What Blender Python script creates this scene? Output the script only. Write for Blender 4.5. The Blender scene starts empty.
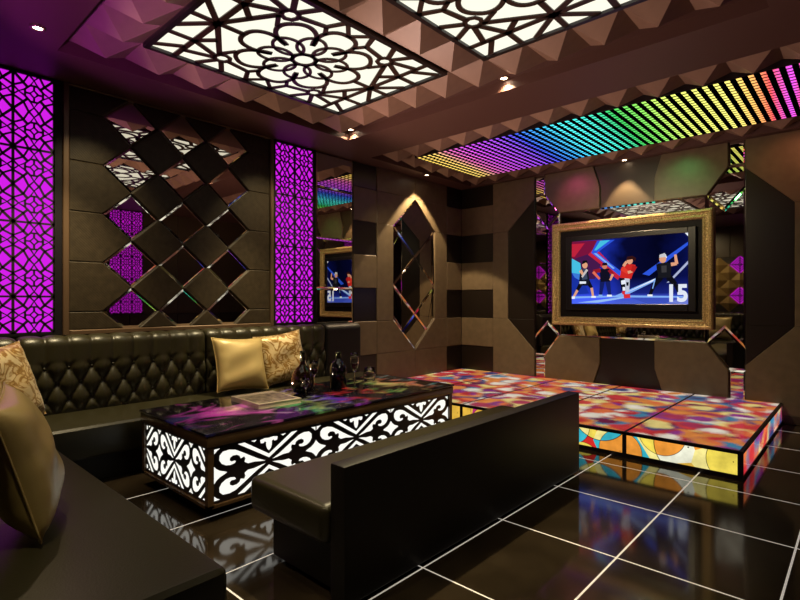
import bpy, bmesh, math, random
from mathutils import Vector, Matrix
random.seed(7)
SC = bpy.context.scene
COL = SC.collection
PI = math.pi

# ------------------------------------------------------------------ materials
def lin(r, g, b):
    f = lambda c: (c / 255 / 12.92) if c / 255 <= 0.04045 else ((c / 255 + 0.055) / 1.055) ** 2.4
    return (f(r), f(g), f(b), 1.0)

def nt(name):
    m = bpy.data.materials.new(name); m.use_nodes = True
    t = m.node_tree; t.nodes.clear()
    out = t.nodes.new('ShaderNodeOutputMaterial')
    return m, t, out

def N(t, typ, **kw):
    n = t.nodes.new(typ)
    for k, v in kw.items():
        if k.startswith('i_'):
            n.inputs[k[2:].replace('_', ' ')].default_value = v
        else:
            setattr(n, k, v)
    return n

def pbr(name, col, rough=0.5, metal=0.0, spec=0.5, bump=0.0, bscale=60.0, var=0.0, coat=0.0, trans=0.0, ior=1.5):
    m, t, out = nt(name)
    p = N(t, 'ShaderNodeBsdfPrincipled')
    p.inputs['Base Color'].default_value = col
    p.inputs['Roughness'].default_value = rough
    p.inputs['Metallic'].default_value = metal
    p.inputs['Specular IOR Level'].default_value = spec
    p.inputs['Coat Weight'].default_value = coat
    p.inputs['Transmission Weight'].default_value = trans
    p.inputs['IOR'].default_value = ior
    if bump or var:
        tc = N(t, 'ShaderNodeTexCoord')
        nz = N(t, 'ShaderNodeTexNoise'); nz.inputs['Scale'].default_value = bscale; nz.inputs['Detail'].default_value = 4
        t.links.new(tc.outputs['Object'], nz.inputs['Vector'])
        if bump:
            b = N(t, 'ShaderNodeBump'); b.inputs['Strength'].default_value = bump; b.inputs['Distance'].default_value = 0.01
            t.links.new(nz.outputs['Fac'], b.inputs['Height']); t.links.new(b.outputs['Normal'], p.inputs['Normal'])
        if var:
            n2 = N(t, 'ShaderNodeTexNoise'); n2.inputs['Scale'].default_value = bscale * 0.12; n2.inputs['Detail'].default_value = 5
            t.links.new(tc.outputs['Object'], n2.inputs['Vector'])
            r = N(t, 'ShaderNodeValToRGB')
            r.color_ramp.elements[0].position = 0.3; r.color_ramp.elements[1].position = 0.7
            r.color_ramp.elements[0].color = tuple(c * (1 - var) for c in col[:3]) + (1,)
            r.color_ramp.elements[1].color = tuple(min(1, c * (1 + var)) for c in col[:3]) + (1,)
            t.links.new(n2.outputs['Fac'], r.inputs['Fac']); t.links.new(r.outputs['Color'], p.inputs['Base Color'])
    t.links.new(p.outputs['BSDF'], out.inputs['Surface'])
    return m

def emit(name, col, s=1.0):
    m, t, out = nt(name)
    e = N(t, 'ShaderNodeEmission'); e.inputs['Color'].default_value = col; e.inputs['Strength'].default_value = s
    t.links.new(e.outputs['Emission'], out.inputs['Surface'])
    return m

def math_(t, op, a, b=None, c=None):
    n = N(t, 'ShaderNodeMath', operation=op)
    for i, v in enumerate((a, b, c)):
        if v is None: continue
        if isinstance(v, (int, float)): n.inputs[i].default_value = v
        else: t.links.new(v, n.inputs[i])
    return n.outputs[0]

def world_xyz(t):
    g = N(t, 'ShaderNodeNewGeometry'); s = N(t, 'ShaderNodeSeparateXYZ')
    t.links.new(g.outputs['Position'], s.inputs[0])
    return {'x': s.outputs[0], 'y': s.outputs[1], 'z': s.outputs[2]}

def ramp(t, stops, constant=False):
    r = N(t, 'ShaderNodeValToRGB'); cr = r.color_ramp
    cr.interpolation = 'CONSTANT' if constant else 'LINEAR'
    while len(cr.elements) < len(stops): cr.elements.new(0.5)
    for e, (p, c) in zip(cr.elements, stops):
        e.position = p; e.color = c
    return r

PAL = [(0.0, lin(205, 45, 55)), (0.12, lin(240, 145, 70)), (0.24, lin(252, 228, 140)), (0.36, lin(180, 45, 90)),
       (0.45, lin(70, 140, 175)), (0.52, lin(242, 120, 70)), (0.61, lin(150, 50, 140)), (0.69, lin(255, 245, 225)),
       (0.80, lin(55, 70, 125)), (0.85, lin(220, 60, 65)), (0.93, lin(120, 30, 70))]
PALF = [(0.0, lin(250, 225, 90)), (0.20, lin(60, 195, 215)), (0.33, lin(225, 45, 40)), (0.45, lin(250, 160, 60)),
        (0.60, lin(255, 240, 150)), (0.72, lin(195, 45, 130)), (0.82, lin(250, 250, 225)), (0.90, lin(240, 190, 70))]

def stained(name, ax, pal, scale, rings, line, strength, sx=1.0, distort=0.0, blur=0.0):
    m, t, out = nt(name)
    w = world_xyz(t)
    cb = N(t, 'ShaderNodeCombineXYZ')
    t.links.new(math_(t, 'MULTIPLY', w[ax[0]], sx), cb.inputs[0]); t.links.new(w[ax[1]], cb.inputs[1])
    vec = cb.outputs[0]
    if distort:
        nz = N(t, 'ShaderNodeTexNoise'); nz.inputs['Scale'].default_value = 5.0
        t.links.new(vec, nz.inputs['Vector'])
        mx = N(t, 'ShaderNodeVectorMath', operation='MULTIPLY_ADD')
        mx.inputs[1].default_value = (distort, distort, 0)
        t.links.new(nz.outputs['Color'], mx.inputs[0]); t.links.new(vec, mx.inputs[2]); vec = mx.outputs[0]
    if blur:
        g2 = N(t, 'ShaderNodeNewGeometry'); wj = N(t, 'ShaderNodeTexWhiteNoise', noise_dimensions='3D')
        vs_ = N(t, 'ShaderNodeVectorMath', operation='SCALE'); vs_.inputs['Scale'].default_value = 4000.0
        t.links.new(g2.outputs['Position'], vs_.inputs[0]); t.links.new(vs_.outputs[0], wj.inputs['Vector'])
        sb = N(t, 'ShaderNodeVectorMath', operation='SUBTRACT'); sb.inputs[1].default_value = (0.5, 0.5, 0.5); t.links.new(wj.outputs['Color'], sb.inputs[0])
        mj = N(t, 'ShaderNodeVectorMath', operation='MULTIPLY_ADD'); mj.inputs[1].default_value = (blur, blur, 0)
        t.links.new(sb.outputs[0], mj.inputs[0]); t.links.new(vec, mj.inputs[2]); vec = mj.outputs[0]
    ids = []; lines = []
    for k, sc in enumerate((scale, scale * 0.71)):
        v = N(t, 'ShaderNodeTexVoronoi', voronoi_dimensions='2D'); v.inputs['Scale'].default_value = sc; v.inputs['Randomness'].default_value = 0.75
        t.links.new(vec, v.inputs['Vector'])
        d = math_(t, 'MULTIPLY', v.outputs['Distance'], rings)
        s = N(t, 'ShaderNodeSeparateColor'); t.links.new(v.outputs['Color'], s.inputs[0])
        if k == 0:
            ids.append(s.outputs[0])
        ids.append(math_(t, 'FLOOR', d))
        lines.append(math_(t, 'LESS_THAN', math_(t, 'FRACT', d), line))
    c3 = N(t, 'ShaderNodeCombineXYZ')
    for i, x in enumerate(ids[:3]): t.links.new(x, c3.inputs[i])
    wn = N(t, 'ShaderNodeTexWhiteNoise', noise_dimensions='3D'); t.links.new(c3.outputs[0], wn.inputs['Vector'])
    r = ramp(t, pal, True); t.links.new(wn.outputs['Value'], r.inputs['Fac'])
    # soft cloudiness inside each piece of glass
    n2 = N(t, 'ShaderNodeTexNoise'); n2.inputs['Scale'].default_value = 9.0; n2.inputs['Detail'].default_value = 3
    t.links.new(vec, n2.inputs['Vector'])
    bright = math_(t, 'MULTIPLY_ADD', n2.outputs['Fac'], 1.1, 0.45)
    st = math_(t, 'MULTIPLY', bright, strength)
    if line > 0:
        lm = math_(t, 'MAXIMUM', lines[0], lines[1])
        st = math_(t, 'MULTIPLY', st, math_(t, 'SUBTRACT', 1.0, math_(t, 'MULTIPLY', lm, 0.93)))
    p = N(t, 'ShaderNodeBsdfPrincipled'); p.inputs['Roughness'].default_value = 0.12
    p.inputs['Base Color'].default_value = (0.02, 0.02, 0.02, 1)
    t.links.new(r.outputs['Color'], p.inputs['Emission Color']); t.links.new(st, p.inputs['Emission Strength'])
    t.links.new(p.outputs['BSDF'], out.inputs['Surface'])
    return m

def floor_mat():
    m, t, out = nt('polished_floor_tiles')
    w = world_xyz(t)
    def line(c, off, pitch, hw):
        f = math_(t, 'FRACT', math_(t, 'DIVIDE', math_(t, 'SUBTRACT', c, off - 20 * pitch), pitch))
        d = math_(t, 'MINIMUM', f, math_(t, 'SUBTRACT', 1.0, f))
        return math_(t, 'LESS_THAN', d, hw / pitch)
    g = math_(t, 'MAXIMUM', line(w['x'], 3.627, 0.79, 0.0052), line(w['y'], 1.713, 0.708, 0.0052))
    nz = N(t, 'ShaderNodeTexNoise'); nz.inputs['Scale'].default_value = 3.0; nz.inputs['Detail'].default_value = 6
    gm = N(t, 'ShaderNodeNewGeometry'); t.links.new(gm.outputs['Position'], nz.inputs['Vector'])
    r = ramp(t, [(0.35, (0.020, 0.014, 0.008, 1)), (0.7, (0.042, 0.030, 0.018, 1))]); t.links.new(nz.outputs['Fac'], r.inputs['Fac'])
    mx = N(t, 'ShaderNodeMix', data_type='RGBA')
    t.links.new(g, mx.inputs['Factor']); t.links.new(r.outputs['Color'], mx.inputs[6]); mx.inputs[7].default_value = (0.85, 0.8, 0.72, 1)
    p = N(t, 'ShaderNodeBsdfPrincipled')
    t.links.new(mx.outputs[2], p.inputs['Base Color'])
    rr = math_(t, 'MULTIPLY_ADD', g, 0.45, 0.085); t.links.new(rr, p.inputs['Roughness'])
    p.inputs['Specular IOR Level'].default_value = 0.75
    # thin white grout lines, brightened by an added glow
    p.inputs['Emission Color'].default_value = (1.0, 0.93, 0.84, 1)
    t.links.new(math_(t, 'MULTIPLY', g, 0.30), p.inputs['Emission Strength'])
    t.links.new(p.outputs['BSDF'], out.inputs['Surface'])
    return m

def led_mat():
    m, t, out = nt('led_dots')
    w = world_xyz(t)
    stops = [(4.55, (235, 200, 95)), (4.30, (245, 205, 110)), (4.10, (225, 110, 170)), (3.80, (205, 80, 225)), (3.40, (160, 75, 230)),
             (3.10, (60, 80, 215)), (2.80, (60, 160, 220)), (2.55, (80, 225, 225)), (2.25, (70, 215, 190)), (2.0, (60, 190, 90)),
             (1.75, (130, 215, 90)), (1.45, (220, 235, 110)), (1.0, (245, 235, 120)), (0.82, (250, 190, 100)), (0.68, (245, 90, 90)),
             (0.52, (220, 80, 225)), (0.42, (240, 80, 100))]
    n = math_(t, 'DIVIDE', math_(t, 'SUBTRACT', 4.55, w['y']), 4.2)
    n = math_(t, 'MULTIPLY_ADD', math_(t, 'SUBTRACT', w['x'], 6.0), 0.02, n)
    r = ramp(t, [((4.55 - y) / 4.2, lin(*c)) for y, c in stops]); t.links.new(n, r.inputs['Fac'])
    fy = math_(t, 'FRACT', math_(t, 'DIVIDE', math_(t, 'SUBTRACT', w['y'], 0.35), 0.0875))
    fx = math_(t, 'FRACT', math_(t, 'DIVIDE', math_(t, 'SUBTRACT', w['x'], 5.28), 0.076))
    a = math_(t, 'LESS_THAN', math_(t, 'ABSOLUTE', math_(t, 'SUBTRACT', fy, 0.5)), 0.23)
    b = math_(t, 'LESS_THAN', math_(t, 'ABSOLUTE', math_(t, 'SUBTRACT', fx, 0.5)), 0.32)
    dim = math_(t, 'MULTIPLY_ADD', math_(t, 'MULTIPLY', a, b), 1.0, 0.0)
    dim = math_(t, 'MULTIPLY_ADD', a, 0.06, dim)
    e = N(t, 'ShaderNodeEmission'); t.links.new(r.outputs['Color'], e.inputs['Color'])
    t.links.new(math_(t, 'MULTIPLY', dim, LED_S), e.inputs['Strength'])
    t.links.new(e.outputs['Emission'], out.inputs['Surface'])
    return m

def tabletop_mat():
    m, t, out = nt('dark_glass_painted_reflections')
    w = world_xyz(t)
    p = N(t, 'ShaderNodeBsdfPrincipled'); p.inputs['Base Color'].default_value = (0.012, 0.010, 0.018, 1); p.inputs['Roughness'].default_value = 0.12
    cb = N(t, 'ShaderNodeCombineXYZ')
    t.links.new(math_(t, 'MULTIPLY', w['x'], 1.0), cb.inputs[0]); t.links.new(math_(t, 'MULTIPLY', w['y'], 1.6), cb.inputs[1])
    n1 = N(t, 'ShaderNodeTexNoise'); n1.inputs['Scale'].default_value = 2.6; n1.inputs['Detail'].default_value = 4; n1.inputs['Distortion'].default_value = 1.2
    t.links.new(cb.outputs[0], n1.inputs['Vector'])
    # LED and television reflections painted as glow along the table: blue, magenta, green, red, yellow, green, orange, teal
    n2 = N(t, 'ShaderNodeTexNoise'); n2.inputs['Scale'].default_value = 5.0; t.links.new(cb.outputs[0], n2.inputs['Vector'])
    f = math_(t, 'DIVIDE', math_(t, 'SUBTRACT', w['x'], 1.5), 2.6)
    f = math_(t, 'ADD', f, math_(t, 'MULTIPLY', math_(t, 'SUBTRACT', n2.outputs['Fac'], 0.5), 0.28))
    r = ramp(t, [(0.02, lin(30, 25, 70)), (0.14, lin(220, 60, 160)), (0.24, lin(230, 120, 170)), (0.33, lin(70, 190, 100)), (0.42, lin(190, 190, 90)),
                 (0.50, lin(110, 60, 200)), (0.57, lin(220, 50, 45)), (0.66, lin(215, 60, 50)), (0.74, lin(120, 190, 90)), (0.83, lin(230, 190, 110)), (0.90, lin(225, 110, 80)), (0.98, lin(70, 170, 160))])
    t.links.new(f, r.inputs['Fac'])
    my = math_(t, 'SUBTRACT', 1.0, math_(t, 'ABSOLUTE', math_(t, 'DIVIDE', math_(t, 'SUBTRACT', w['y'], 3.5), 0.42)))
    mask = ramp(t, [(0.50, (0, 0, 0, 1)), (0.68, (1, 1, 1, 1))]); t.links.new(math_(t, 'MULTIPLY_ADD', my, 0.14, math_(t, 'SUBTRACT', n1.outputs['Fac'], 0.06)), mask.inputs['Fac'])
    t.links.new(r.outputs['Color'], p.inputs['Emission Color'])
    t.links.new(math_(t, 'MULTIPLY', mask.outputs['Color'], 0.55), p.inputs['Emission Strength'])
    t.links.new(p.outputs['BSDF'], out.inputs['Surface'])
    return m

def damask_mat(name):
    m, t, out = nt(name)
    tc = N(t, 'ShaderNodeTexCoord')
    nz = N(t, 'ShaderNodeTexNoise'); nz.inputs['Scale'].default_value = 7.0; nz.inputs['Detail'].default_value = 2.5; nz.inputs['Distortion'].default_value = 2.2
    t.links.new(tc.outputs['Object'], nz.inputs['Vector'])
    r = ramp(t, [(0.42, (0.62, 0.47, 0.24, 1)), (0.47, (0.45, 0.27, 0.07, 1)), (0.50, (0.24, 0.12, 0.015, 1)), (0.56, (0.36, 0.19, 0.035, 1)), (0.61, (0.70, 0.56, 0.32, 1))])
    t.links.new(nz.outputs['Fac'], r.inputs['Fac'])
    p = N(t, 'ShaderNodeBsdfPrincipled'); t.links.new(r.outputs['Color'], p.inputs['Base Color'])
    p.inputs['Roughness'].default_value = 0.38; p.inputs['Metallic'].default_value = 0.25; p.inputs['Sheen Weight'].default_value = 0.2
    t.links.new(p.outputs['BSDF'], out.inputs['Surface'])
    return m

def frame_mat():
    m, t, out = nt('carved_gold')
    p = N(t, 'ShaderNodeBsdfPrincipled'); p.inputs['Metallic'].default_value = 0.25; p.inputs['Roughness'].default_value = 0.38
    tc = N(t, 'ShaderNodeTexCoord')
    v = N(t, 'ShaderNodeTexVoronoi'); v.inputs['Scale'].default_value = 60; t.links.new(tc.outputs['Object'], v.inputs['Vector'])
    r = ramp(t, [(0.1, (0.80, 0.58, 0.27, 1)), (0.7, (0.40, 0.27, 0.11, 1))]); t.links.new(v.outputs['Distance'], r.inputs['Fac'])
    b = N(t, 'ShaderNodeBump'); b.inputs['Strength'].default_value = 0.4; b.inputs['Distance'].default_value = 0.008; b.invert = True
    t.links.new(v.outputs['Distance'], b.inputs['Height']); t.links.new(b.outputs['Normal'], p.inputs['Normal'])
    t.links.new(r.outputs['Color'], p.inputs['Base Color']); t.links.new(p.outputs['BSDF'], out.inputs['Surface'])
    return m

def woven_leather(name, col):
    m, t, out = nt(name)
    p = N(t, 'ShaderNodeBsdfPrincipled'); p.inputs['Roughness'].default_value = 0.5; p.inputs['Specular IOR Level'].default_value = 0.25
    w = world_xyz(t)
    a = math_(t, 'SINE', math_(t, 'MULTIPLY', w['x'], 260.0)); b = math_(t, 'SINE', math_(t, 'MULTIPLY', w['z'], 260.0))
    nz = N(t, 'ShaderNodeTexNoise'); nz.inputs['Scale'].default_value = 18; nz.inputs['Detail'].default_value = 5
    g = N(t, 'ShaderNodeNewGeometry'); t.links.new(g.outputs['Position'], nz.inputs['Vector'])
    h = math_(t, 'MULTIPLY_ADD', math_(t, 'MULTIPLY', a, b), 0.3, nz.outputs['Fac'])
    bp = N(t, 'ShaderNodeBump'); bp.inputs['Strength'].default_value = 0.35; bp.inputs['Distance'].default_value = 0.004
    t.links.new(h, bp.inputs['Height']); t.links.new(bp.outputs['Normal'], p.inputs['Normal'])
    r = ramp(t, [(0.3, tuple(c * 0.7 for c in col[:3]) + (1,)), (0.75, tuple(c * 1.25 for c in col[:3]) + (1,))]); t.links.new(nz.outputs['Fac'], r.inputs['Fac'])
    t.links.new(r.outputs['Color'], p.inputs['Base Color']); t.links.new(p.outputs['BSDF'], out.inputs['Surface'])
    return m

LED_S = 1.5
WHITE_S = 1.08
M = {}
M['floor'] = floor_mat()
M['panel'] = pbr('brown_leather_panel', (0.145, 0.106, 0.060, 1), 0.42, bump=0.08, bscale=90, var=0.12)
M['panel_dark'] = pbr('dark_brown_panel', (0.013, 0.009, 0.006, 1), 0.3, bump=0.05, bscale=90)
M['panel_mid'] = pbr('mid_brown_panel', (0.050, 0.034, 0.018, 1), 0.4, bump=0.08, bscale=90)
M['wall_base'] = pbr('wall_base', (0.016, 0.011, 0.008, 1), 0.6)
M['woven'] = woven_leather('woven_dark_leather', (0.036, 0.026, 0.014, 1))
M['molding'] = pbr('bronze_molding', (0.13, 0.08, 0.045, 1), 0.35, metal=0.3)
M['soffit'] = pbr('soffit_paint', (0.095, 0.045, 0.036, 1), 0.5)
M['pyramid'] = pbr('ceiling_leather', (0.26, 0.165, 0.115, 1), 0.42, bump=0.04, bscale=70, var=0.1)
M['mirror'] = pbr('bronze_mirror', (0.62, 0.58, 0.53, 1), 0.015, metal=1.0)
M['mirror_edge'] = pbr('mirror_edge', (0.80, 0.76, 0.70, 1), 0.05, metal=1.0)
M['magenta'] = emit('magenta_backlight', lin(212, 32, 232), 1.02)
M['black'] = pbr('black_lacquer', (0.012, 0.008, 0.010, 1), 0.3)
M['frame_black'] = pbr('matte_black_frame', (0.006, 0.004, 0.006, 1), 0.6, spec=0.2)
M['lattice'] = pbr('dark_lattice', (0.018, 0.008, 0.014, 1), 0.4)
M['lattice_brown'] = pbr('brown_lattice', (0.030, 0.014, 0.009, 1), 0.4)
M['white_light'] = emit('warm_white_diffuser', (1.0, 0.97, 0.80, 1), WHITE_S)
M['white_inlay'] = emit('white_inlay', (1.0, 0.99, 0.90, 1), 1.03)
M['led'] = led_mat()
M['leather'] = pbr('black_leather', (0.028, 0.0245, 0.010, 1), 0.36, spec=0.5, bump=0.10, bscale=120)
M['leather_dark'] = pbr('matte_black_leather', (0.009, 0.007, 0.005, 1), 0.5, spec=0.35, bump=0.08, bscale=120)
M['table_wood'] = pbr('dark_bronze_wood', (0.085, 0.048, 0.022, 1), 0.25, var=0.2, bscale=30)
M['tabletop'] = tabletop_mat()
M['stain_top'] = stained('dance_top_glass', ('x', 'y'), PAL, 3.4, 2.4, 0.0, 0.60, sx=1.0, distort=0.10, blur=0.07)
M['stain_front'] = stained('dance_front_glass', ('y', 'z'), PALF, 2.7, 2.0, 0.025, 0.85)
M['stain_end'] = stained('dance_end_glass', ('x', 'z'), PAL, 5.0, 2.0, 0.0, 0.95, sx=0.6, distort=0.10, blur=0.08)
M['gold_satin'] = pbr('gold_satin', (0.56, 0.42, 0.17, 1), 0.36, metal=0.15, bump=0.03, bscale=14)
M['damask'] = damask_mat('damask_gold')
M['frame_gold'] = frame_mat()
M['gold_pyramid'] = pbr('gold_leather', (0.42, 0.28, 0.10, 1), 0.35, metal=0.3)
M['bezel'] = pbr('tv_bezel', (0.006, 0.006, 0.008, 1), 0.35)
M['bottle'] = pbr('dark_bottle_glass', (0.020, 0.010, 0.004, 1), 0.05, coat=0.5)
M['bottle_black'] = pbr('black_bottle_glass', (0.006, 0.006, 0.006, 1), 0.08, coat=0.5)
M['foil'] = pbr('bottle_foil', (0.05, 0.06, 0.03, 1), 0.25, metal=0.8)
M['glass'] = pbr('clear_glass', (0.95, 0.95, 0.95, 1), 0.0, trans=1.0, ior=1.45)
M['wine'] = pbr('red_wine', (0.18, 0.01, 0.015, 1), 0.05, coat=0.3)
M['paper'] = pbr('paper', (0.75, 0.66, 0.50, 1), 0.6)
M['cover'] = pbr('magazine_cover', (0.30, 0.26, 0.20, 1), 0.4, var=0.85, bscale=190)
M['lens'] = emit('lamp_lens', (1.0, 0.80, 0.55, 1), 30.0)
M['trim_metal'] = pbr('trim_metal', (0.5, 0.38, 0.25, 1), 0.3, metal=0.9)
M['chrome'] = pbr('chrome_strip', (0.7, 0.65, 0.58, 1), 0.12, metal=1.0)

# ------------------------------------------------------------------ mesh building
class MB:
    def __init__(s): s.v = []; s.f = []; s.mi = []
    def add(s, verts, faces, mi=0):
        b = len(s.v); s.v += [tuple(p) for p in verts]
        for f in faces: s.f.append(tuple(b + i for i in f)); s.mi.append(mi)
    def box(s, x0, x1, y0, y1, z0, z1, mi=0):
        s.add([(x0,y0,z0),(x1,y0,z0),(x1,y1,z0),(x0,y1,z0),(x0,y0,z1),(x1,y0,z1),(x1,y1,z1),(x0,y1,z1)],
              [(3,2,1,0),(4,5,6,7),(0,1,5,4),(1,2,6,5),(2,3,7,6),(3,0,4,7)], mi)
    def prism(s, F, pts, d0, d1, bev=0.0, mi=0, bev_mi=None, bevd=None, cap=True):
        pts = ccw(pts); n = len(pts)
        if bev:
            ins = offset(pts, bev); dm = d1 - (bev if bevd is None else bevd)
            vs = [F(a, b, d0) for a, b in pts] + [F(a, b, dm) for a, b in pts] + [F(a, b, d1) for a, b in ins]
        else:
            vs = [F(a, b, d0) for a, b in pts] + [F(a, b, d1) for a, b in pts]
        b0 = len(s.v); s.v += vs
        def q(off, m):
            for i in range(n):
                j = (i + 1) % n
                s.f.append((b0+off+i, b0+off+j, b0+off+n+j, b0+off+n+i)); s.mi.append(m)
        q(0, mi)
        if bev: q(n, mi if bev_mi is None else bev_mi)
        top = 2 * n if bev else n
        s.f.append(tuple(b0 + top + i for i in range(n))); s.mi.append(mi)
        if cap: s.f.append(tuple(b0 + n - 1 - i for i in range(n))); s.mi.append(mi)
    def ribbon(s, F, pts, w, d0, d1, closed=False, mi=0):
        n = len(pts); L = []; R = []
        for i in range(n):
            if closed: a, c = pts[i-1], pts[(i+1) % n]
            else: a, c = pts[max(i-1, 0)], pts[min(i+1, n-1)]
            dx, dy = c[0]-a[0], c[1]-a[1]; l = math.hypot(dx, dy) or 1
            nx, ny = -dy/l*w/2, dx/l*w/2
            L.append((pts[i][0]+nx, pts[i][1]+ny)); R.append((pts[i][0]-nx, pts[i][1]-ny))
        for i in range(n if closed else n-1):
            j = (i+1) % n
            A, B, C, D = L[i], L[j], R[j], R[i]
            vs = [F(*p, d1) for p in (A, B, C, D)] + [F(*p, d0) for p in (A, B, C, D)]
            s.add(vs, [(0,1,2,3), (4,5,1,0), (6,7,3,2), (7,6,5,4)] + ([] if closed else [(5,6,2,1), (7,4,0,3)]), mi)
    def build(s, name, mat, parent=None, smooth=False, bevel=0.0, weld=False, segs=2, kind=None):
        me = bpy.data.meshes.new(name)
        off = parent_loc(parent)
        bm = bmesh.new()
        vs = [bm.verts.new((p[0]-off[0], p[1]-off[1], p[2]-off[2])) for p in s.v]
        for f, mi in zip(s.f, s.mi):
            try:
                fc = bm.faces.new([vs[i] for i in f]); fc.material_index = mi; fc.smooth = smooth
            except ValueError: pass
        if weld: bmesh.ops.remove_doubles(bm, verts=bm.verts, dist=1e-5)
        bmesh.ops.recalc_face_normals(bm, faces=bm.faces)
        if bevel:
            bmesh.ops.bevel(bm, geom=[e for e in bm.edges if e.calc_face_angle(0) > 0.5], offset=bevel, segments=segs, profile=0.6, affect='EDGES')
            for f in bm.faces: f.smooth = True
        bm.to_mesh(me); bm.free()
        for x in (mat if isinstance(mat, (list, tuple)) else [mat]): me.materials.append(x)
        o = bpy.data.objects.new(name, me); COL.objects.link(o)
        if parent is not None: o.parent = parent
        if bevel:
            try: me.set_sharp_from_angle(angle=math.radians(35))
            except Exception: pass
        if kind: o['kind'] = kind
        return o

def parent_loc(p):
    x = Vector((0, 0, 0))
    while p is not None:
        x += p.location; p = p.parent
    return x

def ccw(p):
    a = sum(p[i-1][0]*p[i][1]-p[i][0]*p[i-1][1] for i in range(len(p)))
    return list(p) if a > 0 else list(reversed(p))

def offset(p, d):
    n = len(p); out = []
    for i in range(n):
        a, b, c = p[i-1], p[i], p[(i+1) % n]
        def nrm(u, v):
            dx, dy = v[0]-u[0], v[1]-u[1]; l = math.hypot(dx, dy) or 1e-9
            return (-dy/l, dx/l)
        n1, n2 = nrm(a, b), nrm(b, c)
        k = 1 + n1[0]*n2[0] + n1[1]*n2[1]
        k = max(k, 0.25)
        out.append((b[0]+(n1[0]+n2[0])/k*d, b[1]+(n1[1]+n2[1])/k*d))
    return out

def rect(a0, a1, b0, b1): return [(a0, b0), (a1, b0), (a1, b1), (a0, b1)]
def arc(cx, cy, rx, ry, n=24, a0=0, a1=2*PI, rot=0.0):
    o = []
    for i in range(n):
        t = a0 + (a1-a0)*i/(n if abs(a1-a0-2*PI) < 1e-6 else n-1)
        x, y = rx*math.cos(t), ry*math.sin(t)
        o.append((cx + x*math.cos(rot)-y*math.sin(rot), cy + x*math.sin(rot)+y*math.cos(rot)))
    return o

def clip(poly, nx, ny, c):
    """keep nx*x+ny*y <= c"""
    out = []
    for i in range(len(poly)):
        a, b = poly[i-1], poly[i]
        da, db = nx*a[0]+ny*a[1]-c, nx*b[0]+ny*b[1]-c
        if (da <= 0) != (db <= 0):
            t = da/(da-db); out.append((a[0]+(b[0]-a[0])*t, a[1]+(b[1]-a[1])*t))
        if db <= 0: out.append(b)
    return out

def thing(name, label, cat, loc=(0, 0, 0), group=None):
    o = bpy.data.objects.new(name, None); COL.objects.link(o); o.location = loc; o.empty_display_size = 0.1
    o['label'] = label; o['category'] = cat
    if group: o['group'] = group
    return o

def lathe(prof, n=24, c=(0, 0, 0), sy=1.0, mi=0, mb=None, close=True):
    mb = mb or MB(); vs = []; fs = []
    for r, z in prof:
        for i in range(n):
            a = 2*PI*i/n; vs.append((c[0]+r*math.cos(a), c[1]+r*sy*math.sin(a), c[2]+z))
    for k in range(len(prof)-1):
        for i in range(n):
            j = (i+1) % n; fs.append((k*n+i, k*n+j, (k+1)*n+j, (k+1)*n+i))
    if close:
        fs.append(tuple(range(n-1, -1, -1))); fs.append(tuple((len(prof)-1)*n+i for i in range(n)))
    mb.add(vs, fs, mi); return mb

YA, XB = 5.16, 7.20
FA = lambda a, b, d: (a, YA-d, b)
FB = lambda a, b, d: (XB-d, a, b)
def FCz(z): return lambda a, b, d: (a, b, z-d)
YF, XL = -1.20, -1.00          # walls behind the camera

# ------------------------------------------------------------------ structure
def struct(name, mb, mat, parent=None, **k):
    return mb.build(name, mat, parent, kind='structure', **k)

mb = MB(); mb.box(XL-0.2, XB+0.25, YF-0.2, YA+0.25, -0.1, 0.0); floor = struct('floor', mb, M['floor'])
mb = MB(); mb.box(XL-0.2, XB+0.25, YA+0.04, YA+0.2, 0, 3.6); wallA = struct('wall_back', mb, M['wall_base'])
mb = MB(); mb.box(XB+0.05, XB+0.2, YF-0.2, YA+0.04, 0, 3.6); wallB = struct('wall_right', mb, M['wall_base'])
mb = MB(); mb.box(XL-0.2, XL, YF-0.2, YA+0.04, 0, 3.6); wallL = struct('wall_left', mb, M['wall_base'])
mb = MB(); mb.box(XL, XB+0.05, YF-0.2, YF, 0, 3.6); wallF = struct('wall_front', mb, M['wall_base'])

def wpanel(F, pts, mat, parent, d1=0.0, d0=-0.045, bev=0.006, name='wall_panel'):
    m = MB(); m.prism(F, pts, d0, d1, bev); o = m.build(name, M[mat], parent); o['kind'] = 'structure'; return o

ZB = [0.0, 0.63, 1.10, 1.57, 2.03, 2.50, 2.96, 3.30]
def band_column(F, a0, a1, parent, skip=None):
    for i in range(7):
        dark = i % 2 == 0
        wpanel(F, rect(a0, a1, ZB[i], ZB[i+1]), 'panel_dark' if dark else 'panel', parent, d1=-0.012 if dark else 0.0)
g = 0.002
# wall A cladding
wpanel(FA, rect(XL, 0.598, 1.085, 3.3), 'woven', wallA)
wpanel(FA, rect(XL, 4.697, 0.0, 1.08), 'panel_dark', wallA, d1=-0.01)
band_column(FA, 4.70, 5.145, wallA)
band_column(FA, 6.79, XB, wallA)
# the pointed mirror panel surround: light leather pieces with seams on the band grid
hx, hw = 5.98, 0.49
x0, x1 = 5.147, 6.788
for sgn, xe in ((-1, x0), (1, x1)):
    e = xe
    wpanel(FA, [(e, 1.10), (hx+sgn*hw, 1.10), (hx+sgn*hw, 2.50), (e, 2.50)], 'panel', wallA)
    wpanel(FA, [(e, 2.50), (hx+sgn*hw, 2.50), (hx, 2.96), (e, 2.96)], 'panel', wallA)
    wpanel(FA, [(e, 1.10), (hx+sgn*hw, 1.10), (hx, 0.63), (e, 0.63)], 'panel', wallA)
    wpanel(FA, rect(min(e, hx), max(e, hx), 2.96, 3.30), 'panel', wallA)
    wpanel(FA, rect(min(e, hx), max(e, hx), 0.0, 0.63), 'panel', wallA)

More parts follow.
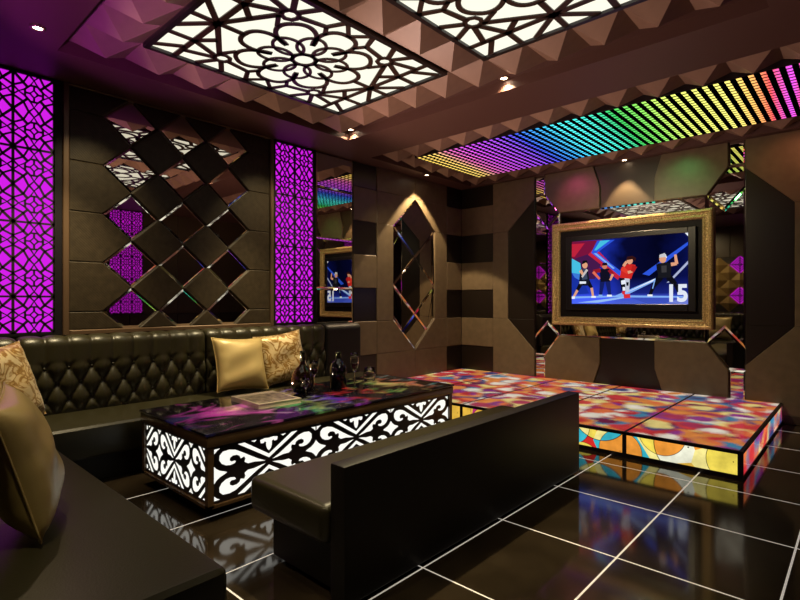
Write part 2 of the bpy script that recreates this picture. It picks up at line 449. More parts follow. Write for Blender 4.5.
# wall B cladding, symmetric about yc
yc = 2.425
band_column(FB, yc+2.103, YA, wallB)
for k in range(3):
    band_column(FB, yc-2.103-0.63*(k+1), yc-2.103-0.63*k, wallB)
for s in (1, -1):
    P = lambda pts: [(yc+s*a, b) for a, b in pts]
    wpanel(FB, P([(1.365, 3.3), (2.103, 3.3), (2.103, 2.50), (1.825, 2.50), (1.365, 2.96)]), 'panel', wallB)
    wpanel(FB, P(rect(1.825, 2.103, 1.10, 2.50)), 'panel', wallB)
    wpanel(FB, P([(1.365, 0.0), (2.103, 0.0), (2.103, 1.10), (1.825, 1.10), (1.365, 0.63)]), 'panel', wallB)
    wpanel(FB, P([(1.365, 1.10), (1.825, 1.10), (1.825, 2.50), (1.365, 2.96)]), 'panel_dark', wallB, d1=-0.008)
    wpanel(FB, P([(1.365, 1.10), (1.825, 1.10), (1.365, 0.63)]), 'panel_dark', wallB, d1=-0.008)
    # blocks above and below the television
    wpanel(FB, P([(1.187, 3.3), (0.45, 3.3), (0.36, 3.0), (0.36, 2.70), (0.96, 2.70), (1.187, 3.01)]), 'panel', wallB)
    wpanel(FB, P([(1.187, 0.0), (0.52, 0.0), (0.36, 0.50), (0.36, 0.865), (0.96, 0.865), (1.187, 0.56)]), 'panel', wallB)
wpanel(FB, [(yc-0.358, 2.70), (yc+0.358, 2.70), (yc+0.358, 3.0), (yc+0.448, 3.3), (yc-0.448, 3.3), (yc-0.358, 3.0)], 'panel_mid', wallB, d1=-0.03, d0=-0.048)
wpanel(FB, [(yc-0.358, 0.865), (yc+0.358, 0.865), (yc+0.358, 0.5), (yc+0.518, 0.0), (yc-0.518, 0.0), (yc-0.358, 0.5)], 'panel_dark', wallB, d1=-0.03, d0=-0.048)
mb = MB(); mb.prism(FB, rect(YF, 0.70, 0.0, 0.10), -0.04, 0.012, 0.006); struct('baseboard_right', mb, M['panel_mid'])

# walls behind the camera: brown cladding, a glowing lattice seen in the diamond mirrors, gold quilting seen beside the television
FW = lambda a, b, d: (a, YF+d, b)
FL = lambda a, b, d: (XL+d, a, b)
for i in range(8):
    a0 = XL + i*1.02
    for z0, z1, mt in ((0, 1.1, 'panel_dark'), (1.1, 2.5, 'panel_mid'), (2.5, 3.3, 'panel_mid')):
        wpanel(FW, rect(a0, a0+1.015, z0, z1), mt, wallF, d1=0.02, d0=-0.01)
for i in range(5):
    a0 = YF + i*1.27
    wpanel(FL, rect(a0, a0+1.26, 0, 1.1), 'panel_dark', wallL, d1=0.02, d0=-0.01)
    wpanel(FL, rect(a0, a0+1.26, 2.5, 3.3), 'panel_mid', wallL, d1=0.02, d0=-0.01)
def pyr(F, a0, a1, b0, b1, d0, d1):
    m = MB(); am, bm_ = (a0+a1)/2, (b0+b1)/2
    m.add([F(a0,b0,d0), F(a1,b0,d0), F(a1,b1,d0), F(a0,b1,d0), F(am,bm_,d1)], [(0,1,4),(1,2,4),(2,3,4),(3,0,4),(3,2,1,0)]); return m
def dia_pts(cx, cz, h, k=0.97): return [(cx-h*k, cz), (cx, cz-h*k), (cx+h*k, cz), (cx, cz+h*k)]
for i in range(26):
    for j in range(8):
        if (i+j) % 2: continue
        cx, cz, h = YF+0.3+0.235*i, 1.12+0.235*j*0.84, 0.235
        if cz < 1.2 or cz > 2.4 or cx > YA-0.2: continue
        p = dia_pts(cx, cz, h)
        if (i+2*j) % 8 == 2 and 5 < i:
            m = MB(); m.prism(FL, p, 0.0, 0.03); m.build('glowing_tile', M['magenta'], wallL)['kind'] = 'structure'
            m = MB()
            for q in (0.75, 0.5, 0.25):
                r_ = dia_pts(cx, cz, h, q); m.ribbon(FL, r_+[r_[0]], 0.022, 0.03, 0.04)
            m.ribbon(FL, [p[0], p[2]], 0.022, 0.03, 0.04); m.ribbon(FL, [p[1], p[3]], 0.022, 0.03, 0.04)
            m.build('lattice', M['lattice'], wallL)['kind'] = 'structure'
        else:
            m = MB(); m.add([FL(*q, 0.0) for q in p]+[FL(cx, cz, 0.09)], [(0,1,4),(1,2,4),(2,3,4),(3,0,4),(3,2,1,0)])
            m.build('quilted_tile', M['gold_pyramid'], wallL)['kind'] = 'structure'

# ------------------------------------------------------------------ purple lattice
def lattice_bars(mb, F, a0, a1, b0, b1, na, nb, w, d0, d1):
    ca, cb_ = (a1-a0)/na, (b1-b0)/nb
    for i in range(na+1): mb.ribbon(F, [(a0+i*ca, b0), (a0+i*ca, b1)], w, d0, d1)
    for j in range(nb+1):
        if j % 2 or j == 0 or j == nb: mb.ribbon(F, [(a0, b0+j*cb_), (a1, b0+j*cb_)], w*0.9, d0, d1)
    for i in range(na):
        for j in range(nb):
            cx, cy = a0+(i+.5)*ca, b0+(j+.5)*cb_
            U = lambda x, y: (cx+x*ca, cy+y*cb_)
            oct_ = [U(0.235*math.cos(PI/8+k*PI/4), 0.235*math.sin(PI/8+k*PI/4)) for k in range(8)]
            mb.ribbon(F, oct_+[oct_[0]], w*0.8, d0, d1)
            q = [U(0.10, 0), U(0, 0.10), U(-0.10, 0), U(0, -0.10)]
            mb.ribbon(F, q+[q[0]], w*0.7, d0, d1)
            for sx, sy in ((1,1),(-1,1),(-1,-1),(1,-1)):
                mb.ribbon(F, [U(0.5*sx, 0.5*sy), U(0.16*sx, 0.16*sy)], w, d0, d1)
                mb.ribbon(F, [U(0.5*sx, 0.13*sy), U(0.27*sx, 0.25*sy), U(0.25*sx, 0.27*sy), U(0.13*sx, 0.5*sy)], w*0.75, d0, d1)
            for dx, dy in ((1,0),(0,1),(-1,0),(0,-1)):
                mb.ribbon(F, [U(0.10*dx, 0.10*dy), U(0.22*dx, 0.22*dy)], w*0.7, d0, d1)
                # small diamonds on the cell edges
                px, py = 0.5*dx, 0.5*dy
                A = U(px-0.13*dx, py-0.13*dy); B = U(px+0.12*dy, py+0.12*dx); C = U(px-0.12*dy, py-0.12*dx)
                mb.ribbon(F, [B, A, C], w*0.7, d0, d1)
                mb.ribbon(F, [U(0.217*dx+0.09*dy, 0.217*dy+0.09*dx), A, U(0.217*dx-0.09*dy, 0.217*dy-0.09*dx)], w*0.6, d0, d1)

def purple_panel(name, label, F, a0, a1, b0, b1, loc, fr=0.03):
    t = thing(name, label, 'light panel', loc, 'backlit magenta lattice panels')
    m = MB(); m.prism(F, rect(a0, a1, b0, b1), -0.03, -0.02); m.build('glowing_panel', M['magenta'], t)
    m = MB()
    for r in (rect(a0-fr, a0, b0-0.02, b1+0.01), rect(a1, a1+fr, b0-0.02, b1+0.01), rect(a0, a1, b0-0.02, b0), rect(a0, a1, b1, b1+0.01)):
        m.prism(F, r, -0.035, 0.01)
    m.build('frame', M['frame_black'], t)
    m = MB(); lattice_bars(m, F, a0, a1, b0, b1, 2, 7, 0.019, -0.02, -0.004)
    m.build('lattice', M['lattice'], t)
    return t
purple_panel('lattice_light_panel', 'tall glowing magenta lattice panel above the sofa corner with the patterned cushion', FA, 0.652, 1.228, 1.12, 3.285, (0.94, YA, 1.10), 0.052)
purple_panel('lattice_light_panel', 'tall glowing magenta lattice panel between diamond mirror wall and narrow upright mirror', FA, 3.447, 4.021, 1.12, 3.285, (3.73, YA, 1.10), 0.024)
# its twin on the wall behind the camera, met only in the mirrors
m = MB(); m.prism(FW, rect(3.70, 4.36, 1.12, 3.285), 0.02, 0.03); m.build('glowing_panel', M['magenta'], wallF)['kind'] = 'structure'
m = MB(); lattice_bars(m, FW, 3.70, 4.36, 1.12, 3.285, 3, 9, 0.020, 0.03, 0.045); m.build('lattice', M['lattice'], wallF)['kind'] = 'structure'

# ------------------------------------------------------------------ diamond mirror feature panel
t = thing('diamond_mirror_panel', 'dark woven leather wall panel with three columns of diamond mirrors above the sofa', 'wall panel', (2.36, YA, 1.09))
ax0, ax1, az0, az1 = 1.336, 3.377, 1.135, 3.285
m = MB()
for r in (rect(ax0-0.05, ax0, az0-0.045, az1+0.012), rect(ax1, ax1+0.045, az0-0.045, az1+0.012), rect(ax0, ax1, az0-0.045, az0), rect(ax0, ax1, az1, az1+0.012)):
    m.prism(FA, r, -0.04, 0.02, 0.008)
m.build('frame', M['molding'], t)
cxs = [1.855, 2.357, 2.858]; dzz = 0.447; cz0 = 1.295
hwx = (cxs[1]-cxs[0])/2; hz = dzz/2
zs = [cz0 + dzz*j for j in range(5)]
R = rect(ax0, ax1, az0, az1)
def crop_(p):
    for nx, ny, c in ((-1, 0, -ax0), (1, 0, ax1), (0, -1, -az0), (0, 1, az1)): p = clip(p, nx, ny, c)
    return p
def dia(cx, cz, k=1.0): return [(cx-hwx*k, cz), (cx, cz-hz*k), (cx+hwx*k, cz), (cx, cz+hz*k)]
for ci, cx in enumerate(cxs):
    for z in zs:
        p = crop_(dia(cx, z))
        m = MB(); m.prism(FA, p, -0.035, -0.018, 0.022, bev_mi=1, bevd=0.007); m.build('diamond_mirror', [M['mirror'], M['mirror_edge']], t)
for ci in (0, 1):
    cx = (cxs[ci]+cxs[ci+1])/2
    for j in range(-1, 5):
        p = crop_(dia(cx, zs[0]+dzz*(j+0.5)))
        if len(p) > 2:
            m = MB(); m.prism(FA, p, -0.035, -0.004, 0.009, bevd=0.008); m.build('diamond_pad', M['woven'], t)
for cx, s, xe in ((cxs[0], -1, ax0), (cxs[2], 1, ax1)):
    for j in range(-1, 5):
        za, zb = zs[0]+dzz*j, zs[0]+dzz*(j+1)
        p = crop_([(xe, za), (cx+s*hwx, za), (cx, (za+zb)/2), (cx+s*hwx, zb), (xe, zb)])
        if len(p) > 2:
            m = MB(); m.prism(FA, p, -0.035, -0.004, 0.009, bevd=0.008); m.build('side_pad', M['woven'], t)
for cx in (cxs[1],):
    pass

# narrow upright mirror
t = thing('wall_mirror', 'narrow upright mirror strip between the magenta panel and the banded column', 'mirror', (4.37, YA, 1.10))
a0, a1 = 4.065, 4.688
for i, (z0, z1) in enumerate(((1.10, 1.55), (1.55, 2.20), (2.20, 2.85), (2.85, 3.285))):
    m = MB(); m.prism(FA, rect(a0, a1, z0, z1), -0.035, -0.008, 0.018, bev_mi=1, bevd=0.005); m.build('mirror_pane', [M['mirror'], M['mirror_edge']], t)

# pointed hexagon mirror
t = thing('pointed_mirror', 'tall pointed hexagonal mirror made of bevelled diamonds under a downlight'.replace('bevelled ', 'cut '), 'mirror', (hx, YA, 0.63))
hexp = [(hx-hw, 1.10), (hx, 0.63), (hx+hw, 1.10), (hx+hw, 2.50), (hx, 2.96), (hx-hw, 2.50)]
sl = 0.90
fam = lambda off: off
cuts1 = sorted([2.50+sl*hw, 1.62+sl*hw]); cuts2 = cuts1   # z + sl*(x-hx) = c  ;  z - sl*(x-hx) = c
def split(polys, nx, ny, cs):
    out = []
    for p in polys:
        for lo, hi in zip([-99]+cs, cs+[99]):
            q = clip(clip(p, nx, ny, hi), -nx, -ny, -lo)
            if len(q) > 2:
                a = abs(sum(q[i-1][0]*q[i][1]-q[i][0]*q[i-1][1] for i in range(len(q))))/2
                if a > 0.01: out.append(q)
    return out
c1 = [2.50-sl*hw, 1.62-sl*hw+0.0]
def dedup(q):
    r = []
    for p in q:
        if not r or math.hypot(p[0]-r[-1][0], p[1]-r[-1][1]) > 1e-3: r.append(p)
    if math.hypot(r[0][0]-r[-1][0], r[0][1]-r[-1][1]) < 1e-3: r.pop()
    return r
pcs = split([[(x-hx, z) for x, z in hexp]], sl, 1, sorted([2.06, 1.18]))
pcs = split(pcs, -sl, 1, sorted([2.06, 1.18]))
for q in pcs:
    q = dedup(q)
    m = MB(); m.prism(FA, [(x+hx, z) for x, z in q], -0.04, -0.018, 0.024, bev_mi=1, bevd=0.008); m.build('mirror_facet', [M['mirror'], M['mirror_edge']], t)

# ------------------------------------------------------------------ mirror surround of the television
t = thing('mirror_surround', 'mirror cross surrounding the gold television frame with strips to ceiling and platform', 'mirror', (XB, yc, 0.0))
Q = lambda pts, s: [(yc+s*a, b) for a, b in pts]
pieces = []
for s in (1, -1):
    pieces += [Q(rect(1.19, 1.362, 3.01, 3.3), s), Q(rect(1.19, 1.362, 0.0, 0.56), s),
               Q([(1.19, 3.01), (1.362, 3.01), (1.362, 2.74), (1.15, 2.50), (0.96, 2.70)], s),
               Q([(1.19, 0.56), (1.362, 0.56), (1.362, 0.82), (1.15, 1.06), (0.96, 0.865)], s),
               Q([(1.362, 2.74), (1.362, 0.82), (1.15, 1.06), (0.96, 0.865), (0.96, 2.70), (1.15, 2.50)], s)]
pieces += [[(yc-0.96, 2.70), (yc+0.96, 2.70), (yc+0.96, 2.3), (yc-0.96, 2.3)], [(yc-0.96, 0.865), (yc+0.96, 0.865), (yc+0.96, 1.25), (yc-0.96, 1.25)]]
for p in pieces:
    m = MB(); m.prism(FB, p, -0.045, -0.024, 0.022, bev_mi=1, bevd=0.008); m.build('mirror_pane', [M['mirror'], M['mirror_edge']], t)

# ------------------------------------------------------------------ ceiling
mb = MB(); mb.box(XL-0.2, XB+0.25, YF-0.2, YA+0.25, 3.40, 3.6); ceil = struct('ceiling', mb, M['soffit'])
SOF = [(XL, 1.10, YF, YA+0.04), (1.10, 4.06, 4.545, YA+0.04), (1.10, 4.06, YF, 0.47), (4.76, XB+0.05, 4.89, YA+0.04), (4.76, XB+0.05, YF, -0.02), (7.10, XB+0.05, -0.02, 4.89)]
for r in SOF:
    mb = MB(); mb.box(*r, 3.30, 3.40); struct('ceiling_soffit', mb, M['soffit'], ceil)
mb = MB(); mb.box(4.06, 4.76, YF, YA+0.04, 3.30, 3.40); struct('ceiling_beam', mb, M['soffit'], ceil)
FC = FCz(3.40)
protos = {}
def ptile(a0, a1, b0, b1):
    key = (round(a1-a0, 4), round(b1-b0, 4))
    if key not in protos:
        w, h = key
        m = pyr(lambda a, b, d: (a, b, -d), -w/2, w/2, -h/2, h/2, 0.0, 0.13)
        o = m.build('pyramid_tile', M['pyramid'], None); protos[key] = o
    else:
        o = protos[key].copy(); COL.objects.link(o)
    o.parent = ceil; o.location = ((a0+a1)/2, (b0+b1)/2, 3.40); o['kind'] = 'structure'
yb = [4.525-0.365*k for k in range(12)]
xb = [1.17+0.40*k for k in range(8)]
for i in range(7):
    for k in (0, 5, 10): ptile(xb[i], xb[i+1], yb[k+1], yb[k])
for k in list(range(1, 5))+list(range(6, 10)):
    ptile(xb[0], xb[1], yb[k+1], yb[k]); ptile(xb[6], xb[7], yb[k+1], yb[k])
LX0, LX1, LY0, LY1, LZ = 5.28, 6.80, 0.35, 4.55, 3.34
for k in range(13):
    a, b = 4.88-0.364*(k+1), 4.88-0.364*k
    ptile(4.885, 5.265, a, b); ptile(6.815, 7.095, a, b)
for k in range(4):
    w = (6.815-5.265)/4
    for (b0, b1) in ((4.56, 4.88), (-0.01, 0.33)): ptile(5.265+w*k, 5.265+w*(k+1), b0, b1)

# ceiling light panels with floral lattice
def floral(mb, F, cx, cy, w, d0, d1):
    U = lambda x, y: (cx+x, cy+y)
    W, H = 0.965, 0.69
    rb = lambda pts, k=1.0: mb.ribbon(F, [U(*p) for p in pts], w*k, d0, d1)
    rb(arc(0, 0, 0.095, 0.095, 21, 0, 2*PI*1.0001), 0.8)
    for k in range(8):
        a = k*PI/4 + PI/8
        # inner overlapping rounded loops
        rb(arc(0.235*math.cos(a), 0.235*math.sin(a), 0.138, 0.112, 25, 0, 2*PI*1.0001, a), 0.62)
        # outer rounded petals
        b = a + PI/8; c, s = math.cos(b), math.sin(b)
        pet = []
        for i in range(13):
            u = i/12; rr = 0.24 + 0.31*math.sin(u*PI/2); pet.append((rr, 0.150*math.sin(PI*(0.16+0.84*u)**0.85)**0.8))
        rb([(r_*c - v*s, r_*s + v*c) for r_, v in pet], 0.85); rb([(r_*c + v*s, r_*s - v*c) for r_, v in pet], 0.85)
    for sx in (1, -1):
        S = (0.76*sx, 0.0)
        rb([S, (W*sx, 0)]); rb([S, (0.55*sx, 0)])
        rb([S, (0.76*sx, H)]); rb([S, (0.76*sx, -H)])
        for sy in (1, -1):
            rb([S, (W*sx, 0.24*sy)]); rb([S, (0.52*sx, 0.425*sy)])
            rb([(0.76*sx, 0.36*sy), (W*sx, 0.36*sy)]); rb([(0.76*sx, 0.36*sy), (0.64*sx, 0.225*sy)]); rb([(0.76*sx, 0.36*sy), (0.53*sx, 0.47*sy)])
            C = (0.47*sx, 0.47*sy)
            rb([(C[0]+x, C[1]+y) for x, y in arc(0, 0, 0.062, 0.062, 9, 0, 2*PI*1.0001)], .8)
            rb([(0.49*sx, 0.53*sy), (0.58*sx, H*sy)]); rb([(0.52*sx, 0.50*sy), (0.76*sx, 0.57*sy)]); rb([(0.45*sx, 0.53*sy), (0.36*sx, H*sy)]); rb([(0.76*sx, 0.50*sy), (W*sx, 0.64*sy)])
            rb([(0.41*sx, 0.49*sy), (0.20*sx, 0.535*sy), (0.13*sx, H*sy)]); rb([(0.20*sx, 0.535*sy), (0.14*sx, 0.44*sy)], .8); rb([(0.53*sx, 0.42*sy), (0.45*sx, 0.28*sy)], .8)
            rb([(0.0, 0.55*sy), (0.13*sx, H*sy)], .8)

def ceiling_light(label, x0, x1, y0, y1):
    cx, cy = (x0+x1)/2, (y0+y1)/2
    t = thing('ceiling_light_panel', label, 'ceiling light', (cx, cy, 3.40), 'floral lattice ceiling lights')
    F = FCz(3.40)
    m = MB(); m.prism(F, rect(x0+0.03, x1-0.03, y0+0.03, y1-0.03), 0.001, 0.012); m.build('diffuser', M['white_light'], t)
    m = MB(); b = 0.038
    for r in (rect(x0, x0+b, y0, y1), rect(x1-b, x1, y0, y1), rect(x0+b, x1-b, y0, y0+b), rect(x0+b, x1-b, y1-b, y1)): m.prism(F, r, 0.0, 0.034)
    m.build('frame', M['black'], t)
    m = MB(); floral(m, F, cx, cy, 0.046, 0.013, 0.022); m.build('lattice', M['lattice_brown'], t)
ceiling_light('glowing white ceiling panel with dark floral lattice above the coffee table', 1.575, 3.565, 2.705, 4.155)
ceiling_light('glowing white ceiling panel with dark floral lattice above the open tiled floor', 1.575, 3.565, 0.88, 2.33)

# led ceiling panel
t = thing('led_ceiling_panel', 'long rainbow coloured LED dot panel on the ceiling above the dance platform', 'led panel', ((LX0+LX1)/2, (LY0+LY1)/2, 3.40))
m = MB(); m.prism(FCz(3.40), rect(LX0, LX1, LY0, LY1), 0.005, 3.40-LZ); m.build('led_display', M['led'], t)
m = MB(); b = 0.006
for r in (rect(LX0-b, LX0, LY0-b, LY1+b), rect(LX1, LX1+b, LY0-b, LY1+b), rect(LX0, LX1, LY0-b, LY0), rect(LX0, LX1, LY1, LY1+b)): m.prism(FCz(3.40), r, 0.0, 0.0605)
m.build('frame', M['black'], t)

# ------------------------------------------------------------------ downlights
def downlight(label, x, y, z, aim=None, energy=60, size=80, blend=0.5, col=(1.0, 0.74, 0.44), r=0.03, tilt=None):
    t = thing('downlight', label, 'downlight', (x, y, z), 'recessed ceiling downlights') if label else None
    if t:
        m = lathe([(0.030, -0.001), (0.046, -0.001), (0.048, -0.008), (0.032, -0.012), (0.030, -0.001)], 24, (x, y, z), close=False); m.build('trim_ring', M['trim_metal'], t, smooth=True)
        m = lathe([(0.0301, -0.004), (0.015, -0.006), (0.001, -0.007)], 20, (x, y, z)); m.build('lens', M['lens'], t)
    L = bpy.data.lights.new('downlight_lamp', 'SPOT'); L.energy = energy; L.color = col; L.spot_size = math.radians(size); L.spot_blend = blend; L.shadow_soft_size = r
    o = bpy.data.objects.new('downlight_lamp', L); COL.objects.link(o); o.location = (x, y, z-0.03)
    d = Vector(aim if aim else (x, y, 0)) - o.location
    o.rotation_euler = d.to_track_quat('-Z', 'Y').to_euler()
    if t:
        o.parent = t; o.location = (0, 0, -0.03)
DL = [('small bright downlight in the soffit above the sofa corner', 0.914, 4.26, 3.30, None, 60, 100),
      ('small bright downlight at the inner corner of the ceiling coffer by the beam', 4.012, 4.46, 3.40, (3.9, 4.6, 0), 40, 110),
      ('small bright downlight on the beam edge between the two white ceiling panels', 4.012, 2.41, 3.40, None, 40, 110)]
for lb, x, y, z, aim, e, s in DL: downlight(lb, x, y, z, aim, e, s)
downlight('small downlight in the soffit over the pointed mirror', 5.98, 4.93, 3.30, None, 230, 84, 0.10)
downlight('small downlight in the ceiling above the television', 7.145, yc, 3.30, None, 0.5, 50, 0.3)
downlight(None, 7.04, yc, 3.31, (7.04, yc, 0), 170, 68, 0.10)

# ------------------------------------------------------------------ lounge sofa (L shaped, tufted)
sofa = thing('corner_sofa', 'black leather corner sofa with button tufted back along the mirror wall', 'sofa', (2.5, 4.6, 0))
ZS = 0.45
def rounded_box(name, x0, x1, y0, y1, z0, z1, mat, parent, r=0.04, segs=3):
    m = MB(); m.box(x0, x1, y0, y1, z0, z1); return m.build(name, M[mat], parent, bevel=r, segs=segs)
rounded_box('seat', 0.945, 4.66, 4.32, 5.02, 0.20, ZS, 'leather', sofa, 0.045)
rounded_box('seat', -0.12, 0.935, 1.68, 5.02, 0.20, ZS, 'leather', sofa, 0.045)
rounded_box('base', 1.02, 4.62, 4.42, 5.02, 0.0, 0.21, 'leather_dark', sofa, 0.01)
rounded_box('base', -0.10, 0.86, 1.76, 5.02, 0.0, 0.21, 'leather_dark', sofa, 0.01)
def tufted(name, u0, u1, mapf, parent, tuft=True, s=0.167, z_top=1.075, z_bot=0.44):
    """profile runs up the front face, over the rounded top; u along the sofa, n out of the front face"""
    prof = []
    y_front, th = 0.0, 0.128
    nz = 46
    for i in range(nz+1):
        z = z_bot + (z_top-0.055-z_bot)*i/nz
        prof.append((0.0, z, 1.0, 0.0))
    for i in range(1, 9):
        a = (PI/2)*i/8
        prof.append((0.055-0.055*math.cos(a), z_top-0.055+0.055*math.sin(a), math.cos(a), math.sin(a)))
    prof.append((th, z_top, 0, 1)); 
    nu = max(8, int((u1-u0)/0.0125)); vs = []; fs = []
    rows = [0.83, 0.70, 0.57]; dz = 0.13
    nsec = max(1, round((u1-u0)/s)); ss = (u1-u0)/nsec
    for i in range(nu+1):
        u = u0+(u1-u0)*i/nu; a = (u-u0)/ss
        edge = min(1.0, min(u-u0, u1-u)/0.03); eb = math.sqrt(max(0, 1-(1-edge)**2))
        for (dep, z, n1, n2) in prof:
            h = 0.03*eb
            if tuft:
                b = (z-0.83)/(2*dz)
                A, B = abs(math.sin(PI*(a+b))), abs(math.sin(PI*(a-b)))
                if z < 0.83 + 0.5*dz:
                    hh = 0.052*(A*B)**0.45
                else: hh = 0
                pl = 0.040*abs(math.sin(PI*a))**0.35
                w = min(1, max(0, (z-0.83)/0.07)); w = w*w*(3-2*w)
                h = eb*((1-w)*(hh) + w*(pl+0.004))
                lo = min(1, max(0, (z-0.44)/0.06)); h = h*lo + eb*0.02*(1-lo)
            else:
                h = eb*0.035
            vs.append(mapf(u, -dep*1.0 + h*n1, z + h*n2*0.6))
        vs.append(mapf(u, -th, z_bot))
    k = len(prof)+1
    for i in range(nu):
        for j in range(k-1): fs.append((i*k+j, i*k+j+1, (i+1)*k+j+1, (i+1)*k+j))
        fs.append((i*k+k-1, i*k, (i+1)*k, (i+1)*k+k-1))
    fs.append(tuple(range(k))); fs.append(tuple(nu*k+j for j in range(k-1, -1, -1)))
    m = MB(); m.add(vs, fs); o = m.build(name, M['leather' if tuft else 'leather_dark'], parent, smooth=True)
    btns = []
    if tuft:
        for j, z in enumerate(rows):
            for i in range(nsec+1):
                u = u0 + ss*(i + (0.5 if j % 2 else 0.0))
                if u0+0.03 < u < u1-0.03: btns.append(mapf(u, 0.006, z))
    return o, btns
mA = lambda u, n, z: (u, 5.0-n, z)
mL = lambda u, n, z: (0.12+n, u, z)
button_proto = None
def put_buttons(pts, parent):
    global button_proto
    for p in pts:
        if button_proto is None:
            m = MB(); vs = []; fs = []
            n, k = 10, 5
            for j in range(k+1):
                ph = PI*j/k
                for i in range(n):
                    a = 2*PI*i/n; vs.append((0.014*math.sin(ph)*math.cos(a), 0.014*math.sin(ph)*math.sin(a), 0.014*math.cos(ph)))
            for j in range(k):
                for i in range(n): fs.append((j*n+i, j*n+(i+1) % n, (j+1)*n+(i+1) % n, (j+1)*n+i))
            m.add(vs, fs); button_proto = m.build('button', M['leather'], parent, smooth=True); o = button_proto; o.location = (0, 0, 0)
            # vertices were written relative to the parent
            for v in o.data.vertices: v.co += parent_loc(parent)
        else:
            o = button_proto.copy(); COL.objects.link(o)
        o.parent = parent; o.location = Vector(p) - parent_loc(parent)
for u0, u1, tf in ((-0.12, 0.935, True), (0.945, 2.50, True), (2.505, 4.06, True), (4.065, 4.66, False)):
    o, b = tufted('backrest', u0, u1, mA, sofa, tf); put_buttons(b, o)
o, b = tufted('backrest', 1.70, 4.84, mL, sofa, True); put_buttons([q for q in b][::2], o)

# ------------------------------------------------------------------ cushions
def cushion(label, mat, size, loc, rot, thick=0.17, seed=0, group=None, piping=False):
    t = thing('cushion', label, 'cushion', loc, group)
    rnd = random.Random(seed); n = 26; vs = []; fs = []; idx = {}
    ph = [rnd.uniform(0, 6.28) for _ in range(6)]
    for side in (1, -1):
        for i in range(n+1):
            for j in range(n+1):
                a, b = -1+2*i/n, -1+2*j/n
                ed = (1-a**4)*(1-b**4)
                pin = 1-0.085*(1-abs(b)**2.0)*abs(a)**3; pin2 = 1-0.085*(1-abs(a)**2.0)*abs(b)**3
                x, y = a*pin*size/2, b*pin2*size/2
                z = side*thick/2*max(0, ed)**0.62
                z += 0.008*math.sin(3*a+ph[0]+2*b)*ed + 0.006*math.sin(7*b+ph[1]-3*a)*ed
                z += 0.010*math.sin(16*b+ph[2])*max(0, abs(a)-0.55)*ed
                idx[(side, i, j)] = len(vs); vs.append((x, y, z))
        for i in range(n):
            for j in range(n):
                f = (idx[(side,i,j)], idx[(side,i+1,j)], idx[(side,i+1,j+1)], idx[(side,i,j+1)])
                fs.append(f if side == 1 else f[::-1])
    m = MB(); m.add(vs, fs); off = parent_loc(t); m.v = [(x+off[0], y+off[1], z+off[2]) for x, y, z in m.v]
    m.build('cushion_cover', M[mat], t, smooth=True, weld=True)
    pts = []
    for k in range(4*12):
        sd, u = divmod(k, 12); u = -1+2*u/12
        a, b = ((u, -1), (1, u), (-u, 1), (-1, -u))[sd]
        pin = 1-0.085*(1-abs(b)**2.0)*abs(a)**3; pin2 = 1-0.085*(1-abs(a)**2.0)*abs(b)**3
        pts.append((a*pin*size/2, b*pin2*size/2))
    m = MB(); vs = []; fs = []; K = len(pts)
    for i, (x, y) in enumerate(pts):
        for q in range(5):
            an = 2*PI*q/5; sc = 1+0.005*math.cos(an)/ (size/2)
            vs.append((x*sc+off[0], y*sc+off[1], 0.005*math.sin(an)+off[2]))
    for i in range(K):
        for q in range(5): fs.append((i*5+q, ((i+1) % K)*5+q, ((i+1) % K)*5+(q+1) % 5, i*5+(q+1) % 5))
    m.add(vs, fs); m.build('piping', M[mat], t, smooth=True)
    t.rotation_euler = rot
    return t
R_ = math.radians
# local +z is the cushion's face; rot x = 90-lean
def place_cushion(label, mat, size, c, yaw, lean, roll=0, thick=0.17, seed=0):
    # face normal points to yaw direction (deg, from +x), leaning back by lean degrees
    nrm = Vector((math.cos(R_(yaw))*math.cos(R_(lean)), math.sin(R_(yaw))*math.cos(R_(lean)), math.sin(R_(lean))))
    up = Vector((0, 0, 1)); xx = up.cross(nrm).normalized(); yy = nrm.cross(xx)
    mt = Matrix((xx, yy, nrm)).transposed() @ Matrix.Rotation(R_(roll), 3, 'Z')
    return cushion(label, mat, size, c, mt.to_euler(), thick, seed)
place_cushion('plain satin gold cushion leaning on the tufted back beside the patterned one', 'gold_satin', 0.56, (2.76, 4.755, 0.745), -92, 20, -3, 0.20, 1)
place_cushion('gold and cream damask cushion propped behind the plain gold one', 'damask', 0.56, (3.30, 4.80, 0.76), -100, 16, 7, 0.19, 2)
place_cushion('gold damask cushion tucked in the sofa corner below the magenta panel', 'damask', 0.60, (0.77, 4.60, 0.775), -50, 18, 4, 0.20, 3)
place_cushion('large plain gold cushion standing on the near end of the sofa', 'gold_satin', 0.55, (0.50, 2.60, 0.75), -15, 16, 3, 0.22, 4)

# ------------------------------------------------------------------ coffee table
TX0, TX1, TY0, TY1 = 1.535, 4.07, 3.03, 4.07
tb = thing('coffee_table', 'long dark coffee table with glowing white scrollwork sides and glossy dark top with painted reflections', 'table', ((TX0+TX1)/2, (TY0+TY1)/2, 0))
m = MB(); m.box(TX0+0.02, TX1-0.02, TY0+0.02, TY1-0.02, 0.10, 0.50); m.build('body', M['black'], tb)
m = MB(); m.box(TX0+0.16, TX1-0.16, TY0+0.16, TY1-0.16, 0.0, 0.10); m.build('plinth', M['black'], tb)
m = MB(); m.box(TX0-0.01, TX1+0.01, TY0-0.01, TY1+0.01, 0.474, 0.548); m.build('apron', M['table_wood'], tb, bevel=0.012)
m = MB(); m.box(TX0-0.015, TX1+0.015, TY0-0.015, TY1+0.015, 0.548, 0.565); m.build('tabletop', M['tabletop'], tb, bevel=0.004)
m = MB()
for x in (TX0, TX1-0.04):
    for y in (TY0, TY1-0.04): m.box(x, x+0.04, y, y+0.04, 0.09, 0.474)
